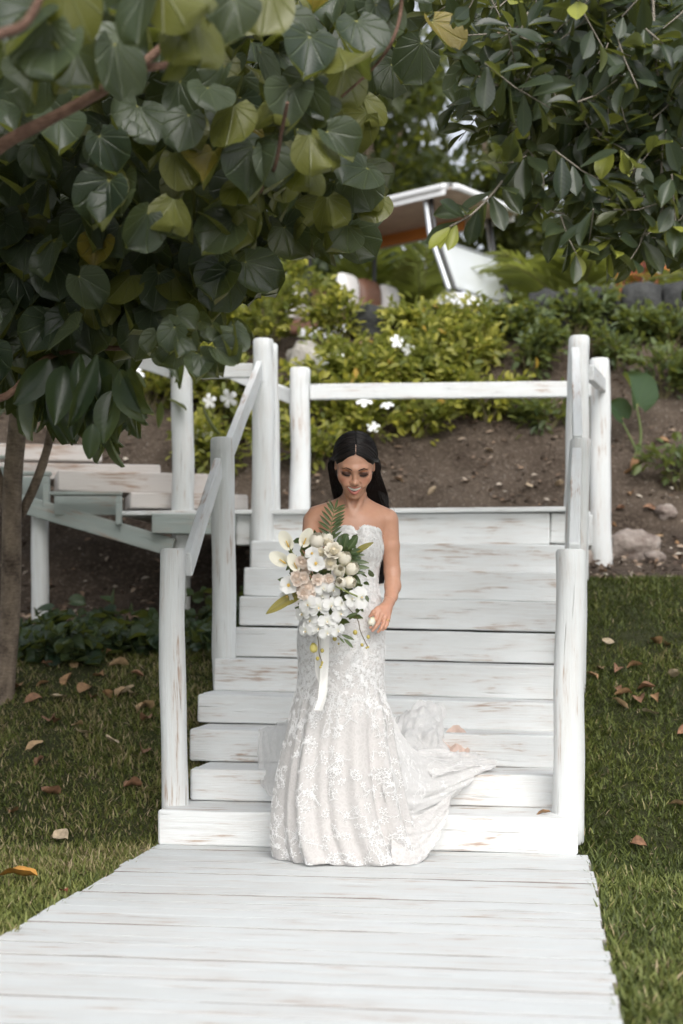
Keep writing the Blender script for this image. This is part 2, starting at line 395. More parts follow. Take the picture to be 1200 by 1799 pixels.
def make_ground():
    xs = np.concatenate([np.linspace(-60, -6, 28), np.linspace(-5.8, 5.8, 180), np.linspace(6, 60, 28)])
    ys = np.concatenate([np.linspace(-30, 2.8, 24), np.linspace(3, 13, 190), np.linspace(13.3, 90, 60)])
    XX, YY = np.meshgrid(xs, ys); Z = ground_z(XX, YY)
    nz = np.array([noise.fractal(Vector((x*1.6, y*1.6, 0)), 1, 2, 4) for x, y in zip(XX.ravel(), YY.ravel())]).reshape(XX.shape)
    nz2 = np.array([noise.noise(Vector((x*9, y*9, 3))) for x, y in zip(XX.ravel(), YY.ravel())]).reshape(XX.shape)
    Z = Z+(nz*.05+nz2*.025)*sstep(8.4, 9.6, YY)
    Z = Z+np.abs(nz)*.02*(np.abs(XX) > 1.3)
    V = np.stack([XX, YY, Z], -1).reshape(-1, 3); nx = len(xs); ny = len(ys)
    idx = np.arange(nx*ny).reshape(ny, nx)
    Fq = np.stack([idx[:-1, :-1], idx[:-1, 1:], idx[1:, 1:], idx[1:, :-1]], -1).reshape(-1, 4)
    m, n, b = new_mat('soil'); g = nd(n, 'ShaderNodeTexCoord').outputs['Object']
    a = ntex(n, g, 2.2, 6, .6, .3); c2 = ntex(n, g, 34, 5, .7); vo = nd(n, 'ShaderNodeTexVoronoi'); vo.inputs['Scale'].default_value = 26; n.links.new(g, vo.inputs['Vector'])
    c = mixc(n, ramp(n, a, [(.3, 0.), (.7, 1.)]), (.050, .036, .026), (.12, .092, .070))
    c = mixc(n, ramp(n, c2, [(.50, 0.), (.68, .8)]), c, (.20, .16, .125))
    peb = mth(n, 'MULTIPLY', ramp(n, vo.outputs['Distance'], [(.14, 1.), (.26, 0.)]), ramp(n, a, [(.45, 0.), (.6, 1.)]))
    c = mixc(n, mth(n, 'MULTIPLY', peb, .8), c, (.36, .32, .28))
    sp = nd(n, 'ShaderNodeSeparateXYZ'); n.links.new(g, sp.inputs[0])
    lawn = ramp(n, mth(n, 'ADD', sp.outputs[1], mth(n, 'MULTIPLY', a, .8)), [(0., 1.), (1., 1.)])
    lw = nd(n, 'ShaderNodeMapRange'); n.links.new(mth(n, 'ADD', sp.outputs[1], mth(n, 'MULTIPLY', a, .6)), lw.inputs[0])
    lw.inputs[1].default_value = 9.0; lw.inputs[2].default_value = 9.4; lw.inputs[3].default_value = 1; lw.inputs[4].default_value = 0
    c = mixc(n, lw.outputs[0], c, mixc(n, c2, (.035, .05, .018), (.07, .065, .03)))
    n.links.new(c, b.inputs['Base Color']); b.inputs['Roughness'].default_value = .95; b.inputs['Specular IOR Level'].default_value = .2
    bump(n, b, mth(n, 'ADD', mth(n, 'ADD', c2, a), mth(n, 'MULTIPLY', peb, .7)), .9, .04)
    o = np_mesh('ground', V, Fq, m); tag(o, kind='structure')
make_ground()

# ================================================================ PATH (painted boards laid across)
def make_path():
    rs = random.Random(3); mb = MB(); v = 0.012
    while v > -8.2:
        w = rs.uniform(.085, .165); e = rs.uniform(-.012, .012); e2 = rs.uniform(-.012, .012)
        zz = -.016+rs.uniform(-.0012, .0012)
        mb.beam(S(-1.79+e, v-w/2, zz+rs.uniform(-.001, .001)), S(.045+e2, v-w/2, zz+rs.uniform(-.001, .001)), w-.0025-rs.choice([0, .001, .002, .003, .007]), .032, ch=.0025, wob=.002, warp=.002)
        v -= w
    o = mb.build('path', M_PATH); tag(o, kind='structure')
    mb = MB()
    for u in (-1.70, -.9, -.05): mb.beam(S(u, -8.1, -.062), S(u, -.02, -.062), .05, .05, wob=.001)
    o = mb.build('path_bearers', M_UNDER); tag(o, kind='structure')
make_path()

# ================================================================ STAIRCASE
DT = .32
LX = [277, 334, 333, 347, 375, 395, 420, 428, 440]
LYt = [1423, 1351, 1280, 1218, 1157, 1102, 1047, 997, 950]
RYt = [1438, 1363, 1294, 1237, 1172, 1115, 1059, 1006, 957]
st = empty('staircase', (R0.x, R0.y, 0), 'white painted timber staircase with log posts and plank handrails behind the bride', 'staircase')
def stair_z(n, side):
    v = (n-1)*DT
    if side == 'l': u = u_at(LX[n-1], v); return z_at(LYt[n-1], S(u, v, 0).y)
    u = -.11 if n > 1 else 0; return z_at(RYt[n-1], S(u, v, 0).y)
STEPZ = []
DECK = 1.655
rs = random.Random(8)
for n in range(1, 10):
    v = (n-1)*DT; ul = u_at(LX[n-1], v); ur = 0.0 if n == 1 else (-.11+.012*n)
    zl, zr = stair_z(n, 'l'), stair_z(n, 'r'); STEPZ.append((zl, zr))
    zbl, zbr = (0.0, 0.0) if n == 1 else STEPZ[n-2]
    # riser face block
    mb = MB()
    gap = {7: .009, 8: .0045, 9: .0045, 6: .003}.get(n, .0005)
    hl, hr = zl-zbl-gap, zr-zbr-gap
    hh = (hl+hr)/2
    p0 = S(ul, v+.045, zl-hl/2); p1 = S(ur, v+.045, zr-hr/2)
    mb.beam(p0, p1, .09, hh, ch=.008, wob=.004, warp=.004, seed=n*3.3+1)
    # tread plank(s) behind the face timber, a hair lower
    q0 = S(ul+.004, v+.091+.15, zl-.0215); q1 = S(ur-.004, v+.091+.15, zr-.0215)
    mb.beam(q0, q1, .30, .04, ch=.006, wob=.002, seed=n*5.1+2)
    mb.build('step', M_WOOD, st)
def joint_z(u, v):
    return DECK
# deck edge beam and planks
dl = u_at(413, 2.88)
mb = MB()
jo = u_at(966, 2.88)
mb.beam(S(dl, 2.88+.05, 1.532), S(jo, 2.88+.05, 1.522), .08, .195, ch=.008, wob=.003)
mb.beam(S(jo+.004, 2.88+.055, 1.528), S(u_at(1016, 2.95), 2.88+.055, 1.52), .07, .185, ch=.008, wob=.003)
mb.build('edge_beam', M_WOOD, st)
mb = MB(); v = 2.845; i = 0
while v < 4.15:
    w = .135; i += 1
    mb.beam(S(u_at(212, 2.9) if v < 3.4 else dl-.5, v+w/2, DECK-.012), S(.16 if v > 3.2 else .02, v+w/2, DECK-.014), w-.004, .028, ch=.005, wob=.002)
    v += w
mb.build('landing_deck', M_WOOD, st)
mb = MB()
mb.beam(S(.14, 3.2, 1.53), S(.14, 4.2, 1.53), .06, .2, ch=.006)
mb.beam(S(-.06, 3.24, 1.53), S(.17, 3.24, 1.53), .06, .19, ch=.006)
mb.build('side_beam', M_WOOD, st)
# posts: (px centre bottom, px centre top, width px, py top, base z, v)
def post(pxb, pxt, wpx, pyt, zb, Y, flat=.14, pyx=0, name='post', irr=.075, topw=None):
    r = wpx/F*Y/2; zt = z_at(pyt, Y)
    mb = MB(); mb.log(P(pxb, 0, Y).xy.to_3d()+Vector((0, 0, zb)), P(pxt, 0, Y).xy.to_3d()+Vector((0, 0, zt)), r, (topw/F*Y/2) if topw else r, irr=irr, flat=flat)
    return mb.build(name, M_POST, st, angle=50)
post(309, 302, 50, 964, -.03, 6.30, topw=47)          # front left
post(397, 390, 43, 769, .55, 7.55, topw=42)           # middle left
post(464, 463, 47, 596, 1.2, 9.0, topw=38)            # top left
post(479, 480, 24, 604, 1.62, 9.12, topw=20)          # its narrow twin
post(526, 528, 40, 647, 1.0, 10.1, topw=37)           # back left
post(998, 1005, 57, 965, .02, 6.03, topw=54)          # front right
post(1008, 1019, 46, 771, .5, 7.35, topw=37)           # middle right
post(1012, 1016, 48, 591, 1.2, 8.80, topw=38)          # top right
post(1055, 1055, 42, 630, 1.0, 9.85, topw=36)          # back right
post(324, 319, 42, 608, 1.3, 9.1, topw=38)             # upper flight post
post(70, 70, 32, 900, .8, 9.3)                       # supports below
post(322, 320, 30, 940, .8, 9.25)
def rail(a, b, wpx, th=.04, m=M_POST, up=(0, 0, 1), name='handrail'):
    pa, pb = P(*a), P(*b); mb = MB(); h = wpx/F*(pa.y+pb.y)/2
    mb.beam(pa, pb, th, h, up=up, ch=.006, wob=.003, warp=.006)
    return mb.build(name, m, st)
rail((330, 992, 6.36), (383, 822, 7.48), 42, .036)
rail((403, 788, 7.62), (456, 650, 8.93), 36, .038)
rail((1009, 985, 6.12), (1013, 812, 7.28), 60, .05)
rail((1015, 790, 7.42), (1011, 632, 8.74), 50, .05)
rail((545, 689, 10.1), (1040, 683, 9.86), 27, .05)
rail((1036, 655, 8.9), (1058, 676, 9.8), 26, .05)
rail((340, 652, 9.08), (446, 652, 9.0), 25, .045)
rail((195, 618, 9.5), (302, 653, 9.1), 24, .045)
rail((180, 560, 11.6), (515, 698, 10.15), 23, .045)
# ---------------------------------------------------------------- second flight climbing away to the left
fl = empty('side_staircase', P(200, 900, 9.2).xy.to_3d()+Vector((0, 0, DECK)), 'weathered side flight of broad white slab steps climbing left from the landing', 'staircase')
def slab(x0, x1, yt, yb, Y, Y1, dep=.5, m=M_SLAB, name='step'):
    z1 = z_at(yt, Y); z0 = z_at(yb, Y); mb = MB(); c = (z0+z1)/2
    a = Vector(((x0-600)/F*Y, Y+dep/2, c)); b = Vector(((x1-600)/F*Y1, Y1+dep/2, c))
    mb.beam(a, b, dep, z1-z0-.003, ch=.009, wob=.003); return mb.build(name, m, fl)
slab(212, 420, 864, 892, 9.12, 9.30, .50)
slab(84, 352, 825, 863, 9.30, 9.55, .50)
slab(-30, 272, 811, 841, 9.62, 9.80, .48)
slab(-60, 168, 777, 806, 9.98, 10.15, .46)
def pan(name, x0, x1, y0, y1, Y, th=.03):   # dark side panels, zig-zag edge boards
    mb = MB()
    z0 = z_at(y1, Y); z1 = z_at(y0, Y); X0 = (x0-600)/F*Y; X1 = (x1-600)/F*Y
    mb.beam((X0, Y, (z0+z1)/2), (X1, Y, (z0+z1)/2), th, z1-z0, ch=.004); mb.build(name, M_UNDER, fl)
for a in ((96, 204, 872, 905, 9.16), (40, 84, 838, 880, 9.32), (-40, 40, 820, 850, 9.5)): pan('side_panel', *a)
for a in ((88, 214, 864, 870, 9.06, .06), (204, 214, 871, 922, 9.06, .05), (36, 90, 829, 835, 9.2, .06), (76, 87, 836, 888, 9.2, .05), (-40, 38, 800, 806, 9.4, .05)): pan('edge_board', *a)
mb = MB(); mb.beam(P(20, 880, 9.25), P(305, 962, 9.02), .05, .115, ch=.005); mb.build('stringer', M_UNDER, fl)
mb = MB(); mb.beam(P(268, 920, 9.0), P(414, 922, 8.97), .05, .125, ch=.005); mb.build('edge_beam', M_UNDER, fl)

# ================================================================ VEGETATION
RS = np.random.RandomState(11)
def hit(px, py, y0=4.0, y1=40):
    """where the view ray through a photo pixel meets the ground"""
    Y = y0
    while Y < y1:
        p = P(px, py, Y)
        if p.z <= gz(p.x, Y): return Vector((p.x, Y, gz(p.x, Y)))
        Y += .02
    p = P(px, py, y1); return Vector((p.x, y1, gz(p.x, y1)))
def in_poly(x, y, poly):
    c = np.zeros(len(x), bool); n = len(poly)
    for i in range(n):
        x0, y0 = poly[i]; x1, y1 = poly[(i+1) % n]
        if y0 == y1: continue
        c ^= ((y0 > y) != (y1 > y)) & (x < (x1-x0)*(y-y0)/(y1-y0)+x0)
    return c
def poly_pts(poly, n, rs=RS):
    a = np.array(poly, float); lo, hi = a.min(0), a.max(0); X = np.zeros(0); Y = np.zeros(0)
    while len(X) < n:
        x = rs.uniform(lo[0], hi[0], n*2); y = rs.uniform(lo[1], hi[1], n*2); k = in_poly(x, y, poly)
        X = np.concatenate([X, x[k]]); Y = np.concatenate([Y, y[k]])
    return X[:n], Y[:n]
def PA(px, py, Y): return np.stack([(px-600)/F*Y, Y, H-(py-HY)/F*Y], -1)
def unitr(n, rs=RS): return norm(rs.normal(size=(n, 3)))

# ---------------------------------------------------------------- grass
def grass_mat():
    m, n, b = new_mat('grass'); r = attr(n, 'rnd').outputs['Fac']
    c = ramp(n, r, [(0., (.05, .066, .018)), (.32, (.115, .145, .034)), (.58, (.20, .225, .06)), (.76, (.28, .26, .10)), (.88, (.38, .31, .17)), (1., (.48, .38, .25))])
    n.links.new(c, b.inputs['Base Color']); b.inputs['Roughness'].default_value = .5; b.inputs['Specular IOR Level'].default_value = .35
    t = nd(n, 'ShaderNodeBsdfTranslucent'); n.links.new(c, t.inputs['Color']); mx = nd(n, 'ShaderNodeMixShader'); mx.inputs[0].default_value = .25
    n.links.new(b.outputs[0], mx.inputs[1]); n.links.new(t.outputs[0], mx.inputs[2]); n.links.new(mx.outputs[0], n.nodes['Material Output'].inputs['Surface'])
    return m
def make_grass():
    V = np.array([(-.5, 0, 0), (.5, 0, 0), (-.42, .5, -.06), (.42, .5, -.06), (-.08, 1, -.28), (.08, 1, -.28)]); V[:, 0] *= .15
    Fq = np.array([(0, 1, 3, 2), (2, 3, 5, 4)]); UV = V[:, :2]
    rs = np.random.RandomState(5)
    def pts(n, x0, x1, y0, y1): return rs.uniform(x0, x1, n), rs.uniform(y0, y1, n)
    X1, Y1 = pts(300000, -2.45, 2.45, 3.2, 9.35)
    vis = (np.abs(X1) < .245*Y1+.12)
    X2, Y2 = pts(110000, -5.5, 5.5, 1.0, 9.4)
    X = np.concatenate([X1[vis], X2]); Y = np.concatenate([Y1[vis], Y2])
    # off the path and the stairs
    dx = X-R0.x; dy = Y-R0.y; u = dx*cos(SA)-dy*sin(SA); v = dx*sin(SA)+dy*cos(SA)
    ok = ~((v < .02) & (u > -1.785) & (u < .045)) & ~((v >= .02) & (v < 1.2) & (u > -1.72) & (u < -.02)) & ~((v >= 1.2) & (u > -1.45) & (u < 0.0))
    nzv = np.array([noise.noise(Vector((a*1.1, b*1.1, 0))) for a, b in zip(X, Y)]); nz2 = np.array([noise.noise(Vector((a*5, b*5, 9))) for a, b in zip(X, Y)])
    shade = sstep(7.6, 8.7, Y+.3*nz2)*(X < 0)                  # thins out under the landing
    edge = sstep(8.75, 9.2, Y+.3*nz2)
    ok &= rs.rand(len(X)) > np.maximum(shade, edge)
    ok &= rs.rand(len(X)) > .22*sstep(.12, .35, nz2)
    X, Y, nzv, nz2 = X[ok], Y[ok], nzv[ok], nz2[ok]; n = len(X)
    Z = ground_z(X, Y)-.004
    rnd = .36+.30*nzv+.20*nz2+rs.normal(0, .17, n)
    left = X < 0
    rnd = np.where(left, rnd+.14, rnd-.06)
    rnd = np.where(left & (rs.rand(n) < .20*sstep(5.2, 6.5, Y)), rs.uniform(.8, 1, n), rnd)
    rnd = np.where(~left & (rs.rand(n) < .035), rs.uniform(.78, 1, n), rnd)
    ang = rs.rand(n)*2*pi; tilt = rs.uniform(.15, 1.15, n)
    D = np.stack([np.cos(ang)*np.sin(tilt), np.sin(ang)*np.sin(tilt), np.cos(tilt)], -1)
    N = np.stack([-np.cos(ang)*np.cos(tilt), -np.sin(ang)*np.cos(tilt), np.sin(tilt)], -1)+.6*unitr(n, rs)
    Sz = rs.uniform(.024, .052, n)*(1+.35*nz2)
    # longer tufts along the path edge
    dx = X-R0.x; dy = Y-R0.y; u = dx*cos(SA)-dy*sin(SA)
    e = np.minimum(np.abs(u-.045), np.abs(u+1.785)); Sz *= 1+.35*np.exp(-(e/.05)**2)
    o = scatter('grass', (V, Fq, UV), np.stack([X, Y, Z], -1), D, N, Sz, grass_mat(), rnd=np.clip(rnd, 0, 1))
    tag(o, kind='stuff')
make_grass()

# ---------------------------------------------------------------- leaves: materials and templates
M_HIB = leaf_mat('hibiscus_leaf', (.020, .034, .022), (.070, .090, .055), (.115, .12, .028), vein=(.22, .27, .13), kind='palmate', young=(.22, .17, .03), trans=.22, rough=.36, veinw=.6, trc=(.30, .34, .05))
M_FIG = leaf_mat('fig_leaf', (.014, .026, .016), (.045, .062, .034), (.085, .10, .035), vein=(.16, .19, .09), kind='pinnate', young=(.26, .28, .05), trans=.15, rough=.36, veinw=.16)
M_MANGO = leaf_mat('mango_leaf', (.012, .026, .014), (.03, .048, .022), (.07, .10, .03), vein=(.10, .13, .05), trans=.15, rough=.34, veinw=.1)
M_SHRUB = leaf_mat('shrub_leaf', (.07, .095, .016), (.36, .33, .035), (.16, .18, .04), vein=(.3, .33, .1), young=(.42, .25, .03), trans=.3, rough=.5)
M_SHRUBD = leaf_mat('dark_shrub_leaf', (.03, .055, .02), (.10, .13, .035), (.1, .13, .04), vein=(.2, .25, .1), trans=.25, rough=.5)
M_FAR = leaf_mat('far_leaf', (.02, .035, .014), (.07, .085, .026), (.06, .08, .02), vein=(.08, .1, .03), trans=.25, rough=.5, young=(.2, .2, .05))
M_PALM = leaf_mat('palm_leaf', (.06, .09, .03), (.19, .21, .075), (.15, .18, .05), vein=(.2, .22, .08), trans=.3, rough=.5, young=(.3, .26, .1))
M_IVY = leaf_mat('ivy_leaf', (.014, .034, .018), (.045, .075, .032), (.05, .07, .03), vein=(.1, .14, .06), kind='palmate', trans=.15, rough=.4)
M_BARK = bark_mat('brown_bark', (.06, .042, .03), (.30, .235, .175)); M_TWIG = bark_mat('reddish_bark', (.09, .045, .03), (.22, .13, .09), 20)
M_PALEB = bark_mat('pale_bark', (.17, .15, .12), (.36, .32, .27), 24)
HT = [leaf_tmpl('round', 8, 8, fold=f, curl=c, seed=i) for i, (f, c) in enumerate([(.25, .3), (.4, .5), (.1, .45), (.5, .65), (.15, .1)])]
FT = [leaf_tmpl('obovate', 4, 7, fold=f, curl=c, seed=i) for i, (f, c) in enumerate([(.25, .2), (.4, .35), (.12, .1), (.3, -.15)])]
LT = [leaf_tmpl('lance', 2, 6, fold=.2, curl=c, seed=i) for i, c in enumerate((.3, .6))]
OT = leaf_tmpl('oval', 2, 3, fold=.25, curl=.3, seed=1)
SMALL = leaf_tmpl('oval', 2, 2, fold=.25, curl=.3, seed=4)

def leaf_parts(tmpls, Pn, D, N, Sz, rnd, rs=RS):
    k = rs.randint(0, len(tmpls), len(Pn)); return [(tmpls[i], Pn[k == i], D[k == i], N[k == i], Sz[k == i], rnd[k == i]) for i in range(len(tmpls))]
def branch(parent, pts, r0, r1, mat, name='branch', n=8, res=24, world=True):
    c = catmull(pts, res); rad = [r0+(r1-r0)*i/(res-1)*(1) for i in range(res)]
    rad = [r*(1+.12*noise.noise(Vector((i*.7, r0*99, 0)))) for i, r in enumerate(rad)]
    mb = MB(); mb.tube([Vector(p) for p in c], rad, n=n); return mb.build(name, mat, parent, angle=80)

# ---------------------------------------------------------------- broad round-leaved tree reaching in from the left
def hibiscus():
    rs = np.random.RandomState(21)
    t = empty('tree', (-1.75, 4.3, gz(-1.75, 4.3)), 'large tree with big round heart-shaped green leaves filling the upper left', 'tree')
    parts = []
    out = [(-80, -60), (770, -60), (775, 60), (738, 120), (700, 150), (650, 165), (645, 235), (660, 290), (683, 365), (672, 405), (625, 440), (560, 455), (505, 430), (475, 470), (440, 525), (395, 555), (350, 590), (300, 605), (200, 600), (110, 615), (60, 600), (0, 690), (-80, 720)]
    core = [(-80, -60), (740, -60), (700, 70), (600, 140), (600, 330), (600, 400), (500, 410), (440, 490), (350, 545), (200, 570), (0, 640), (-80, 700)]
    low = [(-80, 380), (300, 400), (470, 430), (455, 500), (380, 560), (300, 600), (110, 610), (0, 670), (-80, 700)]
    def layer(poly, n, Y0, Y1, s0, s1, face=.8, young=.03, bias=0):
        px, py = poly_pts(poly, n, rs); Y = rs.uniform(Y0, Y1, n)
        Pn = PA(px, py-35, Y)
        D = np.stack([rs.normal(0, .45, n), rs.normal(-.25, .4, n), rs.normal(-.85, .25, n)], -1)
        flip = rs.rand(n) > face
        N = np.stack([rs.normal(0, .38, n), rs.normal(-.75, .3, n), rs.normal(.45, .3, n)], -1); N[flip] *= -1
        rnd = np.clip(rs.normal(.42+bias, .24, n), 0, .92); rnd[rs.rand(n) < young] = .97
        parts.extend(leaf_parts(HT, Pn, D, N, rs.uniform(s0, s1, n), rnd, rs))
    layer(core, 380, 5.6, 6.6, .13, .175, .85, .0, -.05)
    layer(low, 380, 4.9, 6.2, .11, .165, .92, .0, -.2)  # leaf colour biased darker for the shade low in the crown
    layer(out, 430, 4.7, 5.5, .105, .155, .76)
    layer([(-80, -60), (690, -60), (640, 120), (560, 330), (480, 420), (380, 430), (250, 420), (100, 300), (-80, 280)], 190, 4.1, 4.7, .105, .15, .70)
    layer([(-80, -60), (560, -60), (500, 60), (380, 90), (250, 170), (60, 140), (-80, 250)], 34, 3.2, 3.8, .11, .15, .6, .05, .1)
    # unseen crown added above and left of the frame to shade the lawn
    n = 2000; Pn = np.stack([rs.uniform(-4.2, .3, n), rs.uniform(2.2, 7.4, n), rs.uniform(2.5, 4.4, n)], -1); Pn = Pn[(Pn[:, 0] < -1.3) | (Pn[:, 1] > 5.0)]
    pyv = HY-(Pn[:, 2]-H)*F/Pn[:, 1]; pxv = 600+Pn[:, 0]*F/Pn[:, 1]; Pn = Pn[(pyv < -70) | (pxv < -90)]; n = len(Pn)
    D = np.stack([rs.normal(0, .5, n), rs.normal(0, .5, n), rs.normal(-.7, .3, n)], -1); N = np.stack([rs.normal(0, .5, n), rs.normal(0, .5, n), rs.normal(.8, .3, n)], -1)
    parts.extend(leaf_parts(HT, Pn, D, N, rs.uniform(.13, .19, n), np.clip(rs.normal(.4, .25, n), 0, .92), rs))
    merge_scatter('crown', parts, M_HIB, t)
    branch(t, [(-1.75, 4.3, -.05), (-1.72, 4.25, .8), (-1.6, 4.1, 1.7), (-1.3, 3.9, 2.6), (-1.1, 3.9, 3.8)], .09, .05, M_BARK, 'trunk')
    branch(t, [(-1.45, 4.0, 2.0), P(-60, 300, 3.9), P(10, 250, 3.75), P(90, 208, 3.7), P(170, 165, 3.65), P(235, 125, 3.6), P(292, 74, 3.6)], .022, .010, M_TWIG)
    branch(t, [P(170, 163, 3.65), P(230, 126, 3.62), P(300, 112, 3.65), P(345, 92, 3.75)], .013, .009, M_TWIG)
    branch(t, [P(-60, 80, 2.7), P(0, 60, 2.75), P(45, 40, 2.75), P(78, -20, 2.75)], .012, .008, M_TWIG)
    branch(t, [(-1.7, 4.25, 1.0), P(-60, 740, 4.9), P(20, 690, 4.9), P(75, 632, 4.95), P(150, 612, 5.0), P(240, 610, 5.0), P(310, 585, 5.0), P(340, 560, 4.9)], .015, .007, M_TWIG)
    branch(t, [P(240, 612, 5.0), P(242, 560, 5.1), P(235, 520, 5.2), P(300, 480, 5.3), P(350, 445, 5.3)], .008, .005, M_TWIG)
    branch(t, [P(440, 360, 4.4), P(480, 300, 4.2), P(495, 230, 4.0), P(505, 180, 3.9)], .006, .005, M_TWIG)
    branch(t, [P(600, 170, 4.2), P(655, 120, 4.2), P(690, 70, 4.1), P(705, 10, 4.1), P(700, -60, 4.0)], .004, .006, M_TWIG)
    # a sprig of small young leaves at the lower edge
    n = 26; px, py = poly_pts([(260, 560), (340, 550), (430, 560), (420, 600), (375, 640), (280, 620)], n, rs)
    Pn = PA(px, py, rs.uniform(4.4, 4.7, n)); D = np.stack([rs.normal(.3, .4, n), rs.normal(-.2, .3, n), rs.normal(-.7, .3, n)], -1)
    N = np.stack([rs.normal(0, .5, n), rs.normal(-.7, .3, n), rs.normal(.4, .4, n)], -1)
    scatter('young_leaves', HT[1], Pn, D, N, rs.uniform(.05, .09, n), M_HIB, t, rnd=rs.uniform(.3, .8, n))
hibiscus()

# ---------------------------------------------------------------- second tree: slim trunks on the lawn, long hanging leaves
def mango():
    rs = np.random.RandomState(4)
    b = hit(8, 1226); t = empty('tree', b, 'slim brown trunk standing on the left lawn with long glossy hanging leaves', 'tree')
    Y = b.y
    mb = MB(); pts = catmull([b+Vector((-.005, 0, -.05)), b+Vector((-.005, 0, .03)), b+Vector((.004, 0, .12)), P(19, 1050, Y), P(22, 850, Y-.1), P(33, 720, Y-.2), P(26, 640, Y-.3), P(40, 480, Y-.5), P(60, 300, Y-.6)], 40)
    rad = [max(.045, .095-.16*i/39*2) if i < 5 else .062-.022*i/39 for i in range(40)]; rad[0] = .12; rad[1] = .105; rad[2] = .085; rad[3] = .075
    mb.tube([Vector(p) for p in pts], rad, n=16); mb.build('trunk', M_BARK, t, angle=80)
    branch(t, [P(36, 905, Y), P(62, 850, Y-.05), P(85, 780, Y-.1), P(98, 700, Y-.2), P(110, 640, Y-.3), P(120, 500, Y-.3)], .026, .018, M_BARK)
    branch(t, [P(20, 920, Y-.05), P(-5, 830, Y-.1), P(-40, 740, Y-.2)], .028, .02, M_BARK)
    branch(t, [P(110, 640, Y-.3), P(150, 560, Y-1), P(190, 600, Y-1.9)], .016, .01, M_BARK)
    parts = []
    for (cx, cy, Yc, n, s0, s1, sp) in ((95, 640, 5.0, 26, .26, .36, 38), (165, 640, 4.9, 26, .26, .36, 40), (205, 665, 4.8, 14, .22, .30, 26), (180, 740, 4.9, 7, .16, .22, 14), (15, 600, 5.4, 14, .25, .34, 40), (120, 590, 6.0, 40, .25, .36, 100), (150, 560, 6.3, 30, .25, .36, 120)):
        Pn = PA(rs.normal(cx, sp*.6, n), rs.normal(cy, 14, n), rs.normal(Yc, .12, n))
        D = np.stack([rs.normal(.05, .3, n), rs.normal(-.1, .3, n), np.full(n, -1.)], -1)
        N = np.stack([rs.normal(0, .7, n), rs.normal(-.8, .3, n), rs.normal(.2, .3, n)], -1)
        parts.extend(leaf_parts([leaf_tmpl('oval', 4, 7, fold=.3, curl=.35, seed=2), leaf_tmpl('lance', 4, 7, fold=.25, curl=.5, seed=3)], Pn, D, N, rs.uniform(s0, s1, n)*.72, np.clip(rs.normal(.4, .3, n), 0, .9), rs))
    n = 900; Pn = np.stack([rs.uniform(-4.0, -.9, n), rs.uniform(5.8, 9.5, n), rs.uniform(2.3, 4.8, n)], -1)
    D = np.stack([rs.normal(0, .5, n), rs.normal(0, .4, n), rs.normal(-.8, .3, n)], -1); N = np.stack([rs.normal(0, .5, n), rs.normal(-.6, .5, n), rs.normal(.5, .3, n)], -1)
    parts.append((LT[0], Pn, D, N, rs.uniform(.18, .26, n), np.clip(rs.normal(.4, .3, n), 0, .9)))
    merge_scatter('crown', parts, M_MANGO, t)
mango()

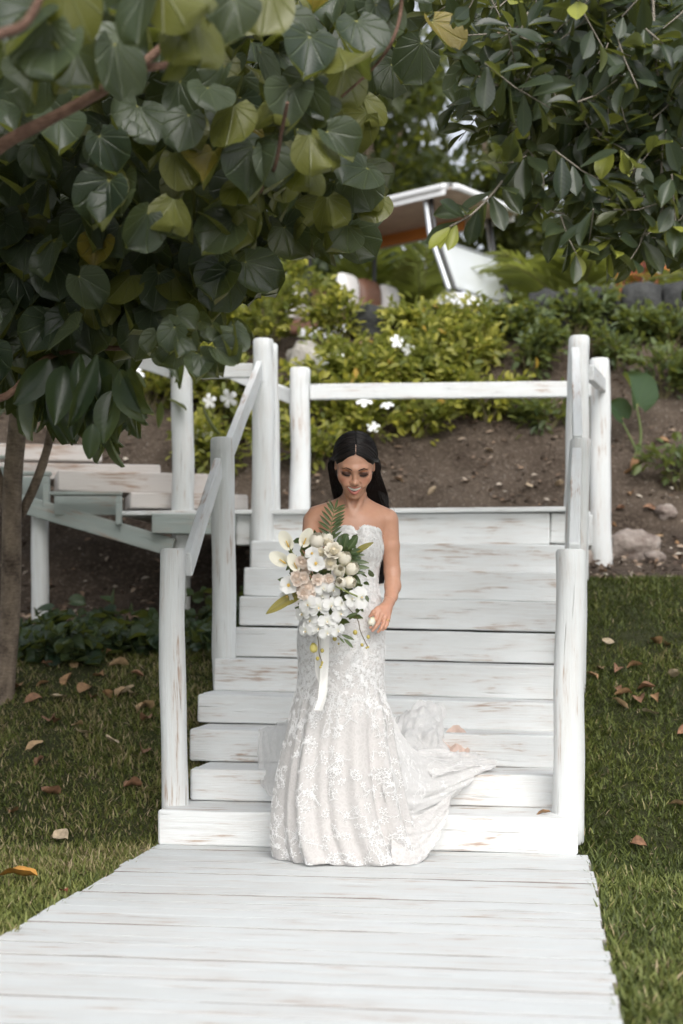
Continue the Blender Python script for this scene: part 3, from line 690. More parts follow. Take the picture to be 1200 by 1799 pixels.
# ---------------------------------------------------------------- small-leaved tree over the upper right
def fig():
    rs = np.random.RandomState(9)
    t = empty('tree', (2.3, 5.3, gz(2.3, 5.3)), 'small-leaved tree with dark oval leaves and pale twigs hanging in the upper right', 'tree')
    branch(t, [(2.3, 5.3, -.05), (2.25, 5.25, 1.2), (2.1, 5.1, 2.4), (1.7, 5.0, 3.3), (1.2, 4.9, 3.9)], .11, .05, M_BARK, 'trunk')
    Y = 4.8
    mains = [([P(1030, -60, Y), P(1000, 15, Y), P(952, 100, Y), P(930, 175, Y), P(930, 262, Y)], .008, .0035),
             ([P(925, 150, Y), P(880, 150, Y), P(832, 130, Y)], .004, .0025),
             ([P(930, 262, Y), P(900, 290, Y), P(872, 332, Y-.1), P(830, 375, Y-.15), P(790, 398, Y-.2)], .005, .003),
             ([P(1145, -60, Y), P(1152, 100, Y), P(1165, 200, Y), P(1162, 290, Y), P(1165, 362, Y)], .006, .004),
             ([P(1160, 280, Y), P(1110, 292, Y), P(1070, 300, Y), P(1015, 332, Y)], .004, .0025),
             ([P(1260, 130, Y), P(1160, 236, Y), P(1110, 250, Y), P(1050, 245, Y)], .004, .0025),
             ([P(1100, -60, Y+.2), P(1060, 60, Y+.2), P(1040, 150, Y+.2), P(985, 215, Y+.1)], .006, .003),
             ([P(1165, 362, Y), P(1150, 400, Y), P(1120, 425, Y)], .004, .0025),
             ([P(930, 262, Y), P(955, 320, Y), P(940, 370, Y)], .004, .0025)]
    twigs = []
    for pts, r0, r1 in mains:
        branch(t, pts, r0, r1, M_PALEB, n=6, res=20); c = catmull(pts, 16); twigs.append((c, 1.0))
    # side twigs fill the crown
    poly = [(800, -50), (1260, -50), (1260, 450), (1180, 445), (1090, 445), (1000, 430), (950, 350), (890, 300), (870, 230), (815, 190), (850, 130), (800, 70)]
    px, py = poly_pts(poly, 165, rs); rest = MB()
    for x, y in zip(px, py):
        Yc = Y+rs.uniform(-.3, .55); p = P(x, y, Yc)
        d = Vector((rs.normal(-.25, .7), rs.normal(-.2, .5), rs.normal(-.35, .5))).normalized(); L = rs.uniform(.10, .22)
        c = [p-d*L*.5+Vector((0, 0, .03)), p, p+d*L*.6-Vector((0, 0, .01))]
        mb = MB(); mb.tube(c, [.0028, .0024, .0016], n=5); twigs.append((catmull(c, 8), .9))
        if len(twigs) < 100: mb.build('twig', M_PALEB, t, angle=80)
        else: rest.tube(c, [.0028, .0024, .0016], n=5)
    rest.build('twigs', M_PALEB, t, angle=80)['kind'] = 'stuff'
    Pn = []; D = []; N = []; Sz = []; R = []
    for c, k in twigs:
        L = np.linalg.norm(np.diff(c, axis=0), axis=1).sum(); m = max(6, int(L/.020)); cc = catmull(c, m)
        for i in range(m):
            p = cc[i]; d = cc[min(i+1, m-1)]-cc[max(i-1, 0)]; d = d/np.linalg.norm(d)
            if rs.rand() < .12: continue
            r = rs.normal(size=3); r -= d*np.dot(r, d); r /= np.linalg.norm(r); end = i > m-4
            dd = d*(1.1 if end else .55)+r*.9+np.array([0, -.1, -.15]); s = rs.uniform(.095, .14)*(.8 if end else 1)
            Pn.append(p+r*.006); D.append(dd); N.append(np.array([rs.normal(0, .45), rs.normal(-.65, .4), rs.normal(.6, .35)])); Sz.append(s)
            R.append(.97 if (rs.rand() < (.30 if end and p[2] < 2.6 else .02)) else np.clip(rs.normal(.4, .25), 0, .92))
    Pn, D, N, Sz, R = map(np.array, (Pn, D, N, Sz, R))
    parts = leaf_parts(FT, Pn, D, N, Sz, R, rs)
    n = 1100; Q = np.stack([rs.uniform(.9, 3.6, n), rs.uniform(4.4, 7.4, n), rs.uniform(2.6, 4.6, n)], -1)
    pyv = HY-(Q[:, 2]-H)*F/Q[:, 1]; pxv = 600+Q[:, 0]*F/Q[:, 1]; Q = Q[(pyv < -50) | (pxv > 1260)]; n = len(Q)
    parts.append((FT[0], Q, unitr(n, rs)+[0, 0, -.3], unitr(n, rs)*.5+[0, -.3, .8], rs.uniform(.10, .13, n), np.clip(rs.normal(.4, .25, n), 0, .92)))
    merge_scatter('crown', parts, M_FIG, t)
    # bluish round-leaved tree just behind it
    t2 = empty('tree', (2.6, 6.6, gz(2.6, 6.6)), 'dull blue-green round-leaved tree showing behind the small oval leaves upper right', 'tree')
    branch(t2, [(2.6, 6.6, -.05), (2.5, 6.5, 1.8), (2.2, 6.3, 3.0), (1.4, 6.2, 3.6)], .09, .04, M_BARK, 'trunk')
    px, py = poly_pts([(775, -60), (1260, -60), (1260, 380), (1120, 330), (1010, 300), (930, 250), (840, 190), (790, 120), (770, 40)], 190, rs); n = 190
    Pn = PA(px, py-25, rs.uniform(5.7, 6.8, n)); D = np.stack([rs.normal(0, .45, n), rs.normal(-.25, .4, n), rs.normal(-.85, .25, n)], -1)
    N = np.stack([rs.normal(0, .4, n), rs.normal(-.75, .3, n), rs.normal(.4, .35, n)], -1)
    merge_scatter('crown', leaf_parts(HT, Pn, D, N, rs.uniform(.13, .18, n), np.clip(rs.normal(.3, .2, n), 0, .9), rs), M_HIB, t2)
fig()

# ---------------------------------------------------------------- ivy ground cover under the side flight
def ivy():
    rs = np.random.RandomState(31); n = 4200
    X = rs.uniform(-3.6, -.35, n); Y = rs.uniform(7.75, 9.1, n); nz = np.array([noise.noise(Vector((a*3, b*3, 1))) for a, b in zip(X, Y)])
    k = (Y+.35*nz > 8.05) & ~((X > -.75) & (Y < 8.0)); X, Y, nz = X[k], Y[k], nz[k]; n = len(X)
    Z = ground_z(X, Y)+rs.uniform(.02, .2, n)*(.7+nz)
    D = np.stack([rs.normal(0, .7, n), rs.normal(-.6, .5, n), rs.normal(-.1, .4, n)], -1); N = np.stack([rs.normal(0, .35, n), rs.normal(-.5, .35, n), rs.normal(.8, .25, n)], -1)
    o = merge_scatter('ground_cover', leaf_parts(HT, np.stack([X, Y, Z], -1), D, N, rs.uniform(.05, .10, n), np.clip(rs.normal(.4, .3, n), 0, .9), rs), M_IVY); tag(o, kind='stuff')
ivy()

# ---------------------------------------------------------------- shrubs on the bank
M_PETAL = plain('white_petal', (.82, .83, .82), .5); M_STEM = plain('green_brown_stem', (.13, .11, .05), .7)
def flower_mb(mb, c, r, nrm, rs, m=0):
    nrm = Vector(nrm).normalized(); a = nrm.orthogonal().normalized(); b = nrm.cross(a); ph = rs.rand()*6
    for k in range(5):
        t = ph+k*2*pi/5; d = a*cos(t)+b*sin(t); e = nrm.cross(d); R = []
        for j, (l, w, h) in enumerate(((.05, .06, 0), (.45, .26, .12), (.8, .34, .10), (1.0, .12, -.02))):
            R.append([Vector(c)+d*(l*r)+e*(s*w*r)+nrm*(h*r-abs(s)*.02*r) for s in (-1, 0, 1)])
        mb.m = m; mb.grid(R)
def shrub(px, py, h, rad, nleaf, label, flowers=(), mat=None, nst=9, size=(.055, .095), bias=0, seed=0, cat='shrub', group=None):
    rs = np.random.RandomState(100+seed+int(px)); b = hit(px, py)
    t = empty('shrub', b, label, cat, group)
    mb = MB(); tips = []; allp = []
    for i in range(nst):
        a = rs.rand()*2*pi; rr = rad*rs.uniform(.25, 1); e = b+Vector((cos(a)*rr, sin(a)*rr*.8, h*rs.uniform(.55, 1.05)))
        m = b.lerp(e, .5)+Vector((rs.normal(0, .05), rs.normal(0, .05), h*.16)); c = catmull([b-Vector((0, 0, .04)), m, e], 7)
        mb.tube([Vector(p) for p in c], [.007, .006, .0055, .005, .004, .003, .002], n=5); allp.append(catmull(c, 14)[4:])
    mb.build('stem', M_STEM, t, angle=80)
    src = np.concatenate(allp); k = rs.randint(0, len(src), nleaf)
    Pn = src[k]+unitr(nleaf, rs)*np.abs(rs.normal(0, .075, nleaf))[:, None]
    Pn[:, 2] = np.maximum(Pn[:, 2], ground_z(Pn[:, 0], Pn[:, 1])+.02)
    out = Pn-np.array(b+Vector((0, 0, h*.3)))
    D = norm(out)*.8+unitr(nleaf, rs)*.7+[0, 0, -.1]; N = unitr(nleaf, rs)*.6+[0, -.35, .8]
    clump = np.array([noise.noise(Vector(p)*5) for p in Pn])
    rnd = np.clip(.45+bias+clump*.55+rs.normal(0, .18, nleaf), 0, .92); rnd[rs.rand(nleaf) < .012] = .97
    merge_scatter('foliage', leaf_parts([OT, FT[0]], Pn, D, N, rs.uniform(*size, nleaf), rnd, rs), mat or M_SHRUB, t)
    for (fx, fy) in flowers:
        fb = MB(); fb.ell(tuple(b), (.001, .001, .001), n=3, m=2) if False else None
        p = P(fx, fy, b.y-rad*1.15-.12); flower_mb(fb, p, .064*rs.uniform(.85, 1.15), (rs.normal(0, .5), -1, rs.normal(.3, .4)), rs)
        fb.build('flower', M_PETAL, t, angle=80)
    return t
SH = [ # px, py, height, radius, leaves, label, flowers
 (470, 640, .80, .46, 420, 'yellow-green shrub at the bank crest above the twin white posts', ()),
 (560, 588, .52, .42, 460, 'yellow-green shrub under the golf cart seats at the bank crest', ()),
 (610, 600, .34, .40, 360, 'leafy shrub just right of the pale rock with two white flowers', ((566, 640), (590, 622))),
 (690, 560, .20, .30, 260, 'low yellow shrub in front of the cart body near its wheel', ()),
 (745, 610, .30, .42, 520, 'bushy yellow-green shrub midway up the bank under the cart windscreen post', ((697, 600), (718, 615))),
 (845, 590, .22, .34, 300, 'bright yellow-green shrub standing in front of the cart windscreen', ()),
 (835, 668, .45, .42, 520, 'leafy green shrub just above the long back rail, right of centre', ()),
 (925, 610, .32, .36, 420, 'darker green shrub against the left end of the stone wall', ()),
 (930, 668, .40, .34, 360, 'dense green shrub next to the tall right post', ()),
 (1010, 600, .36, .30, 300, 'broad-leaved shrub right of the tall post in front of the stone wall', ()),
 (600, 712, .34, .36, 380, 'low shrub behind the bride with one white flower under the back rail', ((656, 750),)),
 (690, 722, .38, .40, 460, 'spreading shrub behind the back rail with a white flower on top', ((680, 712),)),
 (800, 730, .34, .36, 380, 'green shrub hanging below the middle of the back rail', ()),
 (860, 742, .30, .28, 240, 'small green shrub low on the bank behind the back rail', ()),
 (760, 660, .34, .34, 340, 'yellow-green shrub above the middle of the back rail', ()),
 (600, 668, .30, .34, 300, 'shrub of mixed yellow and brown leaves right behind the back left post', ()),
 (400, 745, .50, .36, 480, 'yellow-green shrub with white flowers seen between the two left posts', ((368, 705), (402, 700), (357, 762))),
 (395, 845, .40, .32, 380, 'green shrub low between the upper flight post and the stair top', ()),
 (265, 735, .48, .42, 500, 'yellow-green shrub behind the side flight under the left rail', ((240, 655),)),
 (395, 640, .45, .38, 420, 'yellowish shrub with a white flower behind the left rails', ((390, 618),)),
 (330, 690, .40, .36, 360, 'yellow-green shrub right behind the upper flight post', ()),
 (200, 700, .5, .45, 380, 'shrub half hidden by the long hanging leaves', ()),
 (960, 760, .26, .28, 200, 'small dull green shrub low on the bank left of the tall right posts', ()),
 (740, 770, .30, .34, 260, 'low leafy shrub on bare earth below the back rail, nearest the landing', ()),
 (640, 780, .30, .30, 240, 'green shrub low on the bank right behind the head of the bride', ()),
 (660, 690, .40, .40, 420, 'tall yellow-green shrub directly above the bride behind the back rail', ()),
 (575, 755, .42, .36, 300, 'yellow-green shrub beside the back left post, below the back rail', ()),
 (625, 745, .44, .36, 320, 'yellow-green shrub at the left half of the back rail, reaching above it', ((640, 705),)),
 (720, 700, .42, .38, 340, 'dense yellow-green shrub crossing the back rail right above the bride', ()),
 (775, 700, .38, .36, 320, 'leafy shrub crossing the middle of the back rail', ()),
 (540, 830, .34, .28, 240, 'green shrub low beside the back left post at deck level', ()),
 (440, 800, .44, .32, 320, 'green shrub seen between the twin posts and the middle rail', ()),
 (1120, 600, .22, .30, 260, 'dark leafy shrub below the right part of the stone wall', ()),
 (1180, 610, .22, .30, 260, 'dark shrub below the stone wall at the right picture edge', ()),
 (1165, 700, .34, .32, 260, 'dark green shrub on the right bank above the white post', ()),
 (1195, 860, .28, .26, 170, 'round-leaved shrub at the right edge of the bank', ()),
 (1085, 650, .26, .26, 180, 'low green shrub behind the elephant ear leaf', ()),
]
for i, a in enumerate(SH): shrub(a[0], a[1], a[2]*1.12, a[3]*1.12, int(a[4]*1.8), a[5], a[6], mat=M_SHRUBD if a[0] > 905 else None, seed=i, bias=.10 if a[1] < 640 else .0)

# ---------------------------------------------------------------- elephant ear
def elephant_ear():
    b = hit(1122, 800); t = empty('elephant_ear_plant', b, 'elephant ear plant with one big upright leaf right of the tall posts', 'plant')
    m = leaf_mat('elephant_leaf', (.025, .055, .03), (.05, .09, .042), (.06, .10, .03), vein=(.14, .2, .09), kind='palmate', trans=.2, rough=.6, spec=.15); Y = b.y
    def lf(px, py, L, D, N, r=.5, name='leaf'):
        scatter(name, leaf_tmpl('round', 12, 12, fold=.45, curl=.5, seed=3), np.array([P(px, py, Y)]), np.array([D]), np.array([N]), np.array([L]), m, t, rnd=np.array([r]))
    lf(1119, 712, .29, (-.08, .15, 1.), (.55, -.8, .25)); lf(1094, 735, .17, (-.4, 0, .6), (.2, -1, .3), .3)
    s = plain('leaf_stalk', (.11, .15, .04), .5)
    branch(t, [b, P(1126, 760, Y), P(1118, 712, Y)], .014, .006, s, 'stalk'); branch(t, [b, P(1108, 770, Y), P(1090, 735, Y)], .012, .005, s, 'stalk')
    branch(t, [b, P(1122, 780, Y-.05), P(1114, 805, Y-.1)], .006, .004, s, 'stalk')
    d = plain('dead_leaf', (.30, .17, .09), .8, var=.3)
    scatter('dead_leaf', leaf_tmpl('oval', 4, 5, .5, .6, 2), np.array([P(1113, 802, Y-.1)]), np.array([(0, 0, -1.)]), np.array([(.3, -1, .2)]), np.array([.15]), d, t)
elephant_ear()

# ---------------------------------------------------------------- rocks, wall, stump
M_ROCK = None
def rock_mat(name, a, b_, sc=6):
    m, n, b = new_mat(name); g = nd(n, 'ShaderNodeTexCoord').outputs['Object']; x = ntex(n, g, sc, 8, .65); y = ntex(n, g, sc*5, 4, .6)
    setc(n, b, 'Base Color', mixc(n, ramp(n, mth(n, 'ADD', mth(n, 'MULTIPLY', x, .7), mth(n, 'MULTIPLY', y, .3)), [(.36, 0.), (.62, 1.)]), a, b_)); b.inputs['Roughness'].default_value = .9
    bump(n, b, mth(n, 'ADD', x, y), .7, .03); return m
M_PALER = rock_mat('pale_rock', (.26, .24, .21), (.48, .46, .42)); M_DARKR = rock_mat('dark_stone', (.014, .015, .015), (.06, .062, .06), 5)
M_EARTHR = rock_mat('earth_rock', (.16, .12, .10), (.40, .35, .31))
def rock_mesh(name, c, r, mat, parent=None, seed=0, n=26, m=16, boxy=.0):
    R = []
    for i in range(m+1):
        ph = min(max(pi*i/m, .03), pi-.03); ring = []
        for j in range(n):
            a = 2*pi*j/n; v = Vector((sin(ph)*cos(a), sin(ph)*sin(a), -cos(ph)))
            if boxy:
                q = max(abs(v.x), abs(v.y), abs(v.z)); v = v*(1-boxy)+v/q*boxy*.85
            k = 1+.28*noise.fractal(v*1.4+Vector((seed*3.1, 0, 0)), 1, 2, 4)+.05*noise.noise(v*6+Vector((seed, 0, 0)))
            ring.append(Vector(c)+Vector((v.x*r[0], v.y*r[1], v.z*r[2]))*k)
        R.append(ring)
    mb = MB(); mb.rings(R, [[tuple(p) for p in q] for q in R]); return mb.build(name, mat, parent, angle=70)
def rock(px, py, r, label, mat=M_PALER, seed=0, up=.3, group=None):
    b = hit(px, py); o = rock_mesh('rock', (b.x, b.y, b.z+r[2]*up), r, mat, seed=seed); tag(o, label, 'rock', group)
rock(538, 662, (.17, .16, .19), 'large pale grey rock behind the back left post', seed=1, up=.55)
b = P(858, 889, 10.3); tag(rock_mesh('rock', (b.x, 10.45, 1.62), (.17, .12, .14), M_PALER, seed=2), 'flat whitish rock at the far edge of the landing, right one', 'rock')
b = P(770, 890, 10.3); tag(rock_mesh('rock', (b.x, 10.45, 1.61), (.16, .12, .125), M_PALER, seed=3), 'flat whitish rock at the far edge of the landing, left of its twin', 'rock')
rock(1108, 975, (.20, .16, .14), 'big pale earthy boulder at the foot of the right bank', M_EARTHR, 5, .25)
rock(1050, 985, (.12, .1, .07), 'brown clod of rock beside the landing corner', M_EARTHR, 6, .2)
rock(1170, 905, (.08, .08, .06), 'small reddish stone high on the right bank', M_EARTHR, 7, .3)
rock(1150, 985, (.07, .06, .05), 'small brown stone right of the pale boulder', M_EARTHR, 8, .3)
def wall():
    t = empty('stone_wall', (1.9, 12.35, gz(1.9, 12.35)), 'low dry wall of dark grey stone blocks along the bank crest', 'wall')
    rs = np.random.RandomState(3); x = 610; Y = 12.45
    while x < 1400:
        w = rs.uniform(75, 130); zt = z_at(523-(x-900)*.085 if x > 880 else 552, Y)+rs.uniform(-.015, .015); z0 = 3.50
        rock_mesh('stone', ((x+w/2-600)/F*Y, Y, (zt+z0)/2-.02), (w/F*Y*.56, .17, (zt-z0)/2+.09), M_DARKR, t, seed=x*.1, n=20, m=12, boxy=.6); x += w
wall()
def stump():
    b = hit(497, 590); t = empty('palm_stump', b, 'dry grey palm stump with peeling fibres at the bank crest', 'stump'); rs = np.random.RandomState(2)
    mb = MB(); mb.log(b-Vector((0, 0, .1)), b+Vector((0, 0, .42)), .13, .10, irr=.2); mb.build('trunk', M_PALEB, t, angle=50)
    mb = MB()
    for i in range(26):
        a = rs.rand()*6.28; p = b+Vector((cos(a)*.12, sin(a)*.12, rs.uniform(.05, .45))); q = p+Vector((cos(a)*rs.uniform(.04, .2), sin(a)*.1, rs.uniform(-.25, .2)))
        mb.tube([p, p.lerp(q, .5)+Vector((cos(a)*.04, 0, .03)), q], [.014, .009, .002], n=5)
    tag(mb.build('fibres', M_PALEB, t, angle=80), kind='stuff')
stump()

# ---------------------------------------------------------------- palms, red-leaved plant, far trees
def frond(mb_l, b, a, L, droop, rs, n=22, el=1.0, lw=.33):
    """pinnate frond: list of leaflet data"""
    d = Vector((cos(a), sin(a), 0)); pts = []
    for i in range(8):
        t = i/7; pts.append(b+d*(L*t*cos(el*(1-.0*t)))+Vector((0, 0, L*sin(el)*t-droop*L*t*t)))
    c = catmull(pts, n)
    for i in range(2, n):
        t = i/(n-1); p = c[i]; tan = c[min(i+1, n-1)]-c[i-1]; tan = tan/np.linalg.norm(tan); s = np.cross(tan, [0, 0, 1]); s /= np.linalg.norm(s); up = np.cross(s, tan)
        for sg in (-1, 1): mb_l.append((p, tan*.75+s*sg*.75-up*.1+rs.normal(0, .08, 3), up, L*lw*(1-.55*abs(t-.4)*1.6)))
    return pts
def palm(px, py, Y, label, n=12, L=1.5, h=.5, seed=0, strap=leaf_tmpl('strap', 1, 4, .1, .4, 1)):
    rs = np.random.RandomState(seed); x = (px-600)/F*Y; b = Vector((x, Y, gz(x, Y)))
    t = empty('palm', b, label, 'palm')
    branch(t, [b-Vector((0, 0, .05)), b+Vector((.02, 0, h*.5)), b+Vector((0, 0, h))], .09, .07, M_PALEB, 'trunk')
    lf = []
    for i in range(n):
        pts = frond(lf, b+Vector((0, 0, h)), i*2.4+rs.normal(0, .2), L*rs.uniform(.8, 1.1), rs.uniform(.25, .6), rs, el=rs.uniform(.55, 1.3))
        branch(t, pts, .012, .004, M_STEM, 'frond_stem', n=5, res=10)
    A = [np.array([q[k] for q in lf], float) for k in range(3)]; S_ = np.array([q[3] for q in lf])
    scatter('fronds', strap, A[0], A[1], A[2], S_, M_PALM, t, rnd=np.clip(rs.normal(.55, .22, len(lf)), 0, .95), wide=np.full(len(lf), 1.25))
palm(950, 0, 17.6, 'feathery yellow-green palm right behind the cart windscreen', 16, 1.35, .8, 1)
palm(1010, 0, 15.2, 'feathery palm between the cart and the red-leaved plant', 18, 1.7, .7, 2)
palm(620, 0, 17.5, 'yellow-green palm seen through the open side of the cart', 18, 1.9, .8, 3)
palm(505, 0, 17.0, 'pale palm left of the cart behind the round leaves', 16, 1.8, .7, 4)
palm(740, 0, 17.2, 'yellow-green palm seen under the cart roof near the front strut', 16, 1.8, .8, 5)
palm(1180, 0, 17.0, 'palm at the right edge above the stone wall', 14, 1.8, .8, 6)
def croton():
    x, Y = (1105-600)/F*13.6, 13.6; b = Vector((x, Y, gz(x, Y))); t = empty('red_leaved_plant', b, 'plant with long red and orange leaves above the stone wall', 'plant')
    m = leaf_mat('croton_leaf', (.20, .02, .018), (.40, .12, .03), (.35, .12, .06), vein=(.45, .3, .1), trans=.25, rough=.4); rs = np.random.RandomState(6)
    mb = MB(); n = 130; Pn = []
    for i in range(9):
        a = rs.rand()*6.28; e = b+Vector((cos(a)*rs.uniform(.1, .5), sin(a)*.2, rs.uniform(.4, 1.35))); mb.tube([b, b.lerp(e, .5)+Vector((0, 0, .1)), e], [.014, .01, .007], n=6)
        for j in range(15): Pn.append(b.lerp(e, rs.uniform(.45, 1.0)))
    mb.build('stem', plain('dark_red_stem', (.12, .02, .03), .5), t, angle=80)
    Pn = np.array([tuple(p) for p in Pn]); n = len(Pn); D = unitr(n, rs)*.9+[0, -.2, .35]
    scatter('foliage', LT[0], Pn, D, unitr(n, rs)*.4+[0, -.4, .7], rs.uniform(.16, .30, n), m, t, rnd=np.clip(rs.normal(.4, .3, n), 0, .92))
croton()
def far_tree(x, Y, h, r, n, label, seed, dens=1.0, z0=None, sz=(.16, .28), bias=0, cl=26):
    rs = np.random.RandomState(seed); b = Vector((x, Y, gz(x, Y))); t = empty('tree', b, label, 'tree')
    branch(t, [b-Vector((0, 0, .1)), b+Vector((.1, 0, h*.35)), b+Vector((-.1, 0, h*.75))], .16, .07, M_BARK, 'trunk')
    c0 = np.array(b)+[0, 0, z0 if z0 else h*.6]
    cc = c0+rs.normal(size=(cl, 3))*[r*.5, r*.4, h*.22]
    for i in range(4): branch(t, [b+Vector((0, 0, h*.3)), Vector(cc[i]).lerp(b+Vector((0, 0, h*.4)), .5), Vector(cc[i])], .06, .02, M_BARK)
    k = rs.randint(0, cl, n); rad = rs.uniform(.35, .8, cl)*r*.42
    Pn = cc[k]+unitr(n, rs)*(rs.rand(n)**.4*rad[k])[:, None]*[1, 1, .75]
    Pn[:, 2] = np.maximum(Pn[:, 2], b.z+.1)
    D = unitr(n, rs)+[0, 0, -.4]; N = unitr(n, rs)*.6+[0, -.3, .8]
    rnd = np.clip(.4+bias+rs.normal(0, .16, n)+(rs.rand(cl)[k]-.5)*.5, 0, .92)
    scatter('crown', SMALL, Pn, D, N, rs.uniform(*sz, n), M_FAR, t, rnd=rnd)
FT_ = [(-5.5, 21, 8.0, 3.2, 'tall dark tree at the far left behind the big leaves'), (-2.4, 22.5, 9.0, 3.2, 'tall leafy tree left of the golf cart, mostly hidden'),
       (.4, 21, 7.2, 2.6, 'dark green tree rising right behind the golf cart roof'), (2.6, 23, 9.5, 3.0, 'tall green tree above the cart front'),
       (5.0, 21.5, 8.5, 3.0, 'dark tree behind the small oval leaves at the right'), (7.8, 23, 8, 3.2, 'tall tree at the far right edge'), (-8.6, 23, 8, 3.2, 'tree at the far left edge behind the side stair')]
for i, a in enumerate(FT_): far_tree(*a[:4], (7500, 7500, 7000, 6500, 7500, 7500, 7500)[i], a[4], 40+i, bias=(.0, .1, -.05, .12, 0, 0, 0)[i])
def hedge():
    rs = np.random.RandomState(77); n = 14000
    for i, (x0, x1, lab) in enumerate(((-7, -2.2, 'light green hedge behind the side stair and shrubs'), (-2.1, 1.6, 'light green hedge behind the golf cart'), (1.7, 7, 'light green hedge behind the palms at the right'))):
        m = n//3; X = rs.uniform(x0, x1, m); Y = rs.uniform(18.2, 19.4, m); z = gz(0, 19); top = 1.35+.45*np.array([noise.noise(Vector((a*.9, 0, i))) for a in X]); Z = z+top*rs.rand(m)**.7
        o = scatter('hedge', SMALL, np.stack([X, Y, Z], -1), unitr(m, rs), unitr(m, rs)*.6+[0, -.4, .7], rs.uniform(.10, .2, m), M_SHRUB, None, rnd=np.clip(rs.normal(.35, .25, m), 0, .95)); tag(o, lab, 'hedge')
hedge()

# ---------------------------------------------------------------- golf cart
def cart():
    th = radians(40)
    M_W = plain('cart_white', (.78, .79, .80), .3); M_BR = plain('brown_leather', (.20, .10, .065), .45, var=.15); M_WL = plain('white_leather', (.72, .71, .70), .45)
    M_BK = plain('black_metal', (.015, .015, .016), .35); M_TAN = plain('tan_lining', (.44, .33, .25), .7, var=.15); M_ALU = plain('grey_strut', (.50, .52, .54), .35, metal=.6)
    M_OR = plain('orange_panel', (.55, .20, .04), .5); M_TY = plain('tyre', (.02, .02, .02), .8)
    Yn = 14.5; near = P(747, 352, Yn); lx, ly = .50, -.56
    o = Vector((near.x-(lx*cos(th)+ly*sin(th)), Yn-(-lx*sin(th)+ly*cos(th)), 0)); o.z = gz(o.x, o.y)+.02
    zt = near.z-o.z                        # height of the strut top
    t = empty('golf_cart', o, 'white golf cart with a cream canopy roof and brown seats parked above the bank', 'golf cart', rot=(0, 0, -th))
    def B(mb, name, mat): return mb.build(name, mat, t, world=False, angle=45)
    # roof: crowned shell with rolled lip
    mb = MB(); rows = []
    nx, ny = 22, 14; x0, x1 = -1.45, .88; hw = .64
    def roofz(a, b, e): return zt+.10+.07*(1-(a*2-1)**4)*(1-(b*2-1)**4)+e
    top = [[Vector((x0+(x1-x0)*i/nx, -hw+2*hw*j/ny, roofz(i/nx, j/ny, 0)-(.02 if i in (0, nx) or j in (0, ny) else 0))) for j in range(ny+1)] for i in range(nx+1)]
    mb.grid([list(reversed(r)) for r in top]); B(mb, 'roof', M_W)
    mb = MB(); pr = [(-.0, .0), (.03, -.005), (.035, -.05), (.0, -.06)]
    loop = [(x0, -hw), (x1, -hw), (x1, hw), (x0, hw), (x0, -hw)]
    per = [(x1-.12, -hw), (x1, -hw+.10), (x1, hw-.10), (x1-.12, hw), (x0+.12, hw), (x0, hw-.1), (x0, -hw+.1), (x0+.12, -hw)]
    mb.tube([Vector((x, y, zt+.07)) for x, y in per+[per[0]]], .034, n=8); B(mb, 'roof_edge', M_W)
    for sy in (-1, 1): mb = MB(); mb.box(((x0+x1)/2, sy*(hw-.012), zt+.045), x1-x0-.16, .02, .12); B(mb, 'roof_fascia', M_W)
    mb = MB(); mb.box(((x0+x1)/2, 0, zt+.045), x1-x0-.05, 2*hw-.06, .015); B(mb, 'roof_lining', M_TAN)
    mb = MB(); mb.box((-.35, .35, zt-.02), 1.4, .03, .13); B(mb, 'side_panel', M_OR)
    for sy in (-1, 1):
        mb = MB(); mb.tube([Vector((lx, sy*.56, zt+.05)), Vector((lx+.06, sy*.56, zt-.35)), Vector((lx+.30, sy*.56, zt-.95))], .028, n=10); B(mb, 'front_strut', M_ALU)
        mb = MB(); mb.tube([Vector((lx+.05, sy*.53, zt+.03)), Vector((lx+.11, sy*.53, zt-.35)), Vector((lx+.35, sy*.53, zt-.95))], .022, n=8); B(mb, 'windscreen_frame', M_BK)
        mb = MB(); mb.tube([Vector((-1.05, sy*.56, zt+.05)), Vector((-1.08, sy*.56, .9))], .024, n=8); B(mb, 'rear_strut', M_BK)
    # folded-down clear screen panel with frame
    m, n, b = new_mat('clear_screen'); setc(n, b, 'Base Color', (.80, .84, .85)); b.inputs['Roughness'].default_value = .12; b.inputs['Alpha'].default_value = .62; b.inputs['Specular IOR Level'].default_value = .8
    xs = lambda z: lx+.09+(zt-.2-z)*.30
    zA, zB = zt-.42, zt-.92
    mb = MB(); mb.beam((xs((zA+zB)/2), -.5, (zA+zB)/2), (xs((zA+zB)/2), .5, (zA+zB)/2), .012, zA-zB, up=(xs(zA)-xs(zB), 0, zA-zB), ch=.004, wob=0); B(mb, 'windscreen', m)
    for z in (zA, zB): mb = MB(); mb.tube([Vector((xs(z)+.01, -.52, z)), Vector((xs(z)+.01, .52, z))], .014, n=8); B(mb, 'windscreen_bar', M_ALU)
    # body: cowl, floor, seats
    def shell(name, mat, secs, bev=.05):
        """secs: x, half width, z bottom, z top"""
        R = []
        for x, w, z0, z1 in secs:
            r = []
            for cx, cy, a0 in ((w-bev, z1-bev, 0), (-w+bev, z1-bev, 90), (-w+bev, z0+bev, 180), (w-bev, z0+bev, 270)):
                for a in (0, 30, 60, 90): r.append(Vector((x, cx+bev*cos(radians(a0+a)), cy+bev*sin(radians(a0+a)))))
            R.append(list(r))
        q = MB(); q.rings(R, [[tuple(p) for p in r] for r in R]); return B(q, name, mat)
    shell('cowl', M_W, [(.62, .52, .35, .80), (.72, .54, .30, .84), (.95, .52, .28, .78), (1.12, .46, .30, .66), (1.22, .36, .34, .52)])
    shell('body', M_W, [(-1.3, .50, .35, .62), (-1.2, .56, .3, .70), (-.25, .57, .3, .66), (-.15, .55, .28, .42), (.62, .55, .24, .34)], .03)
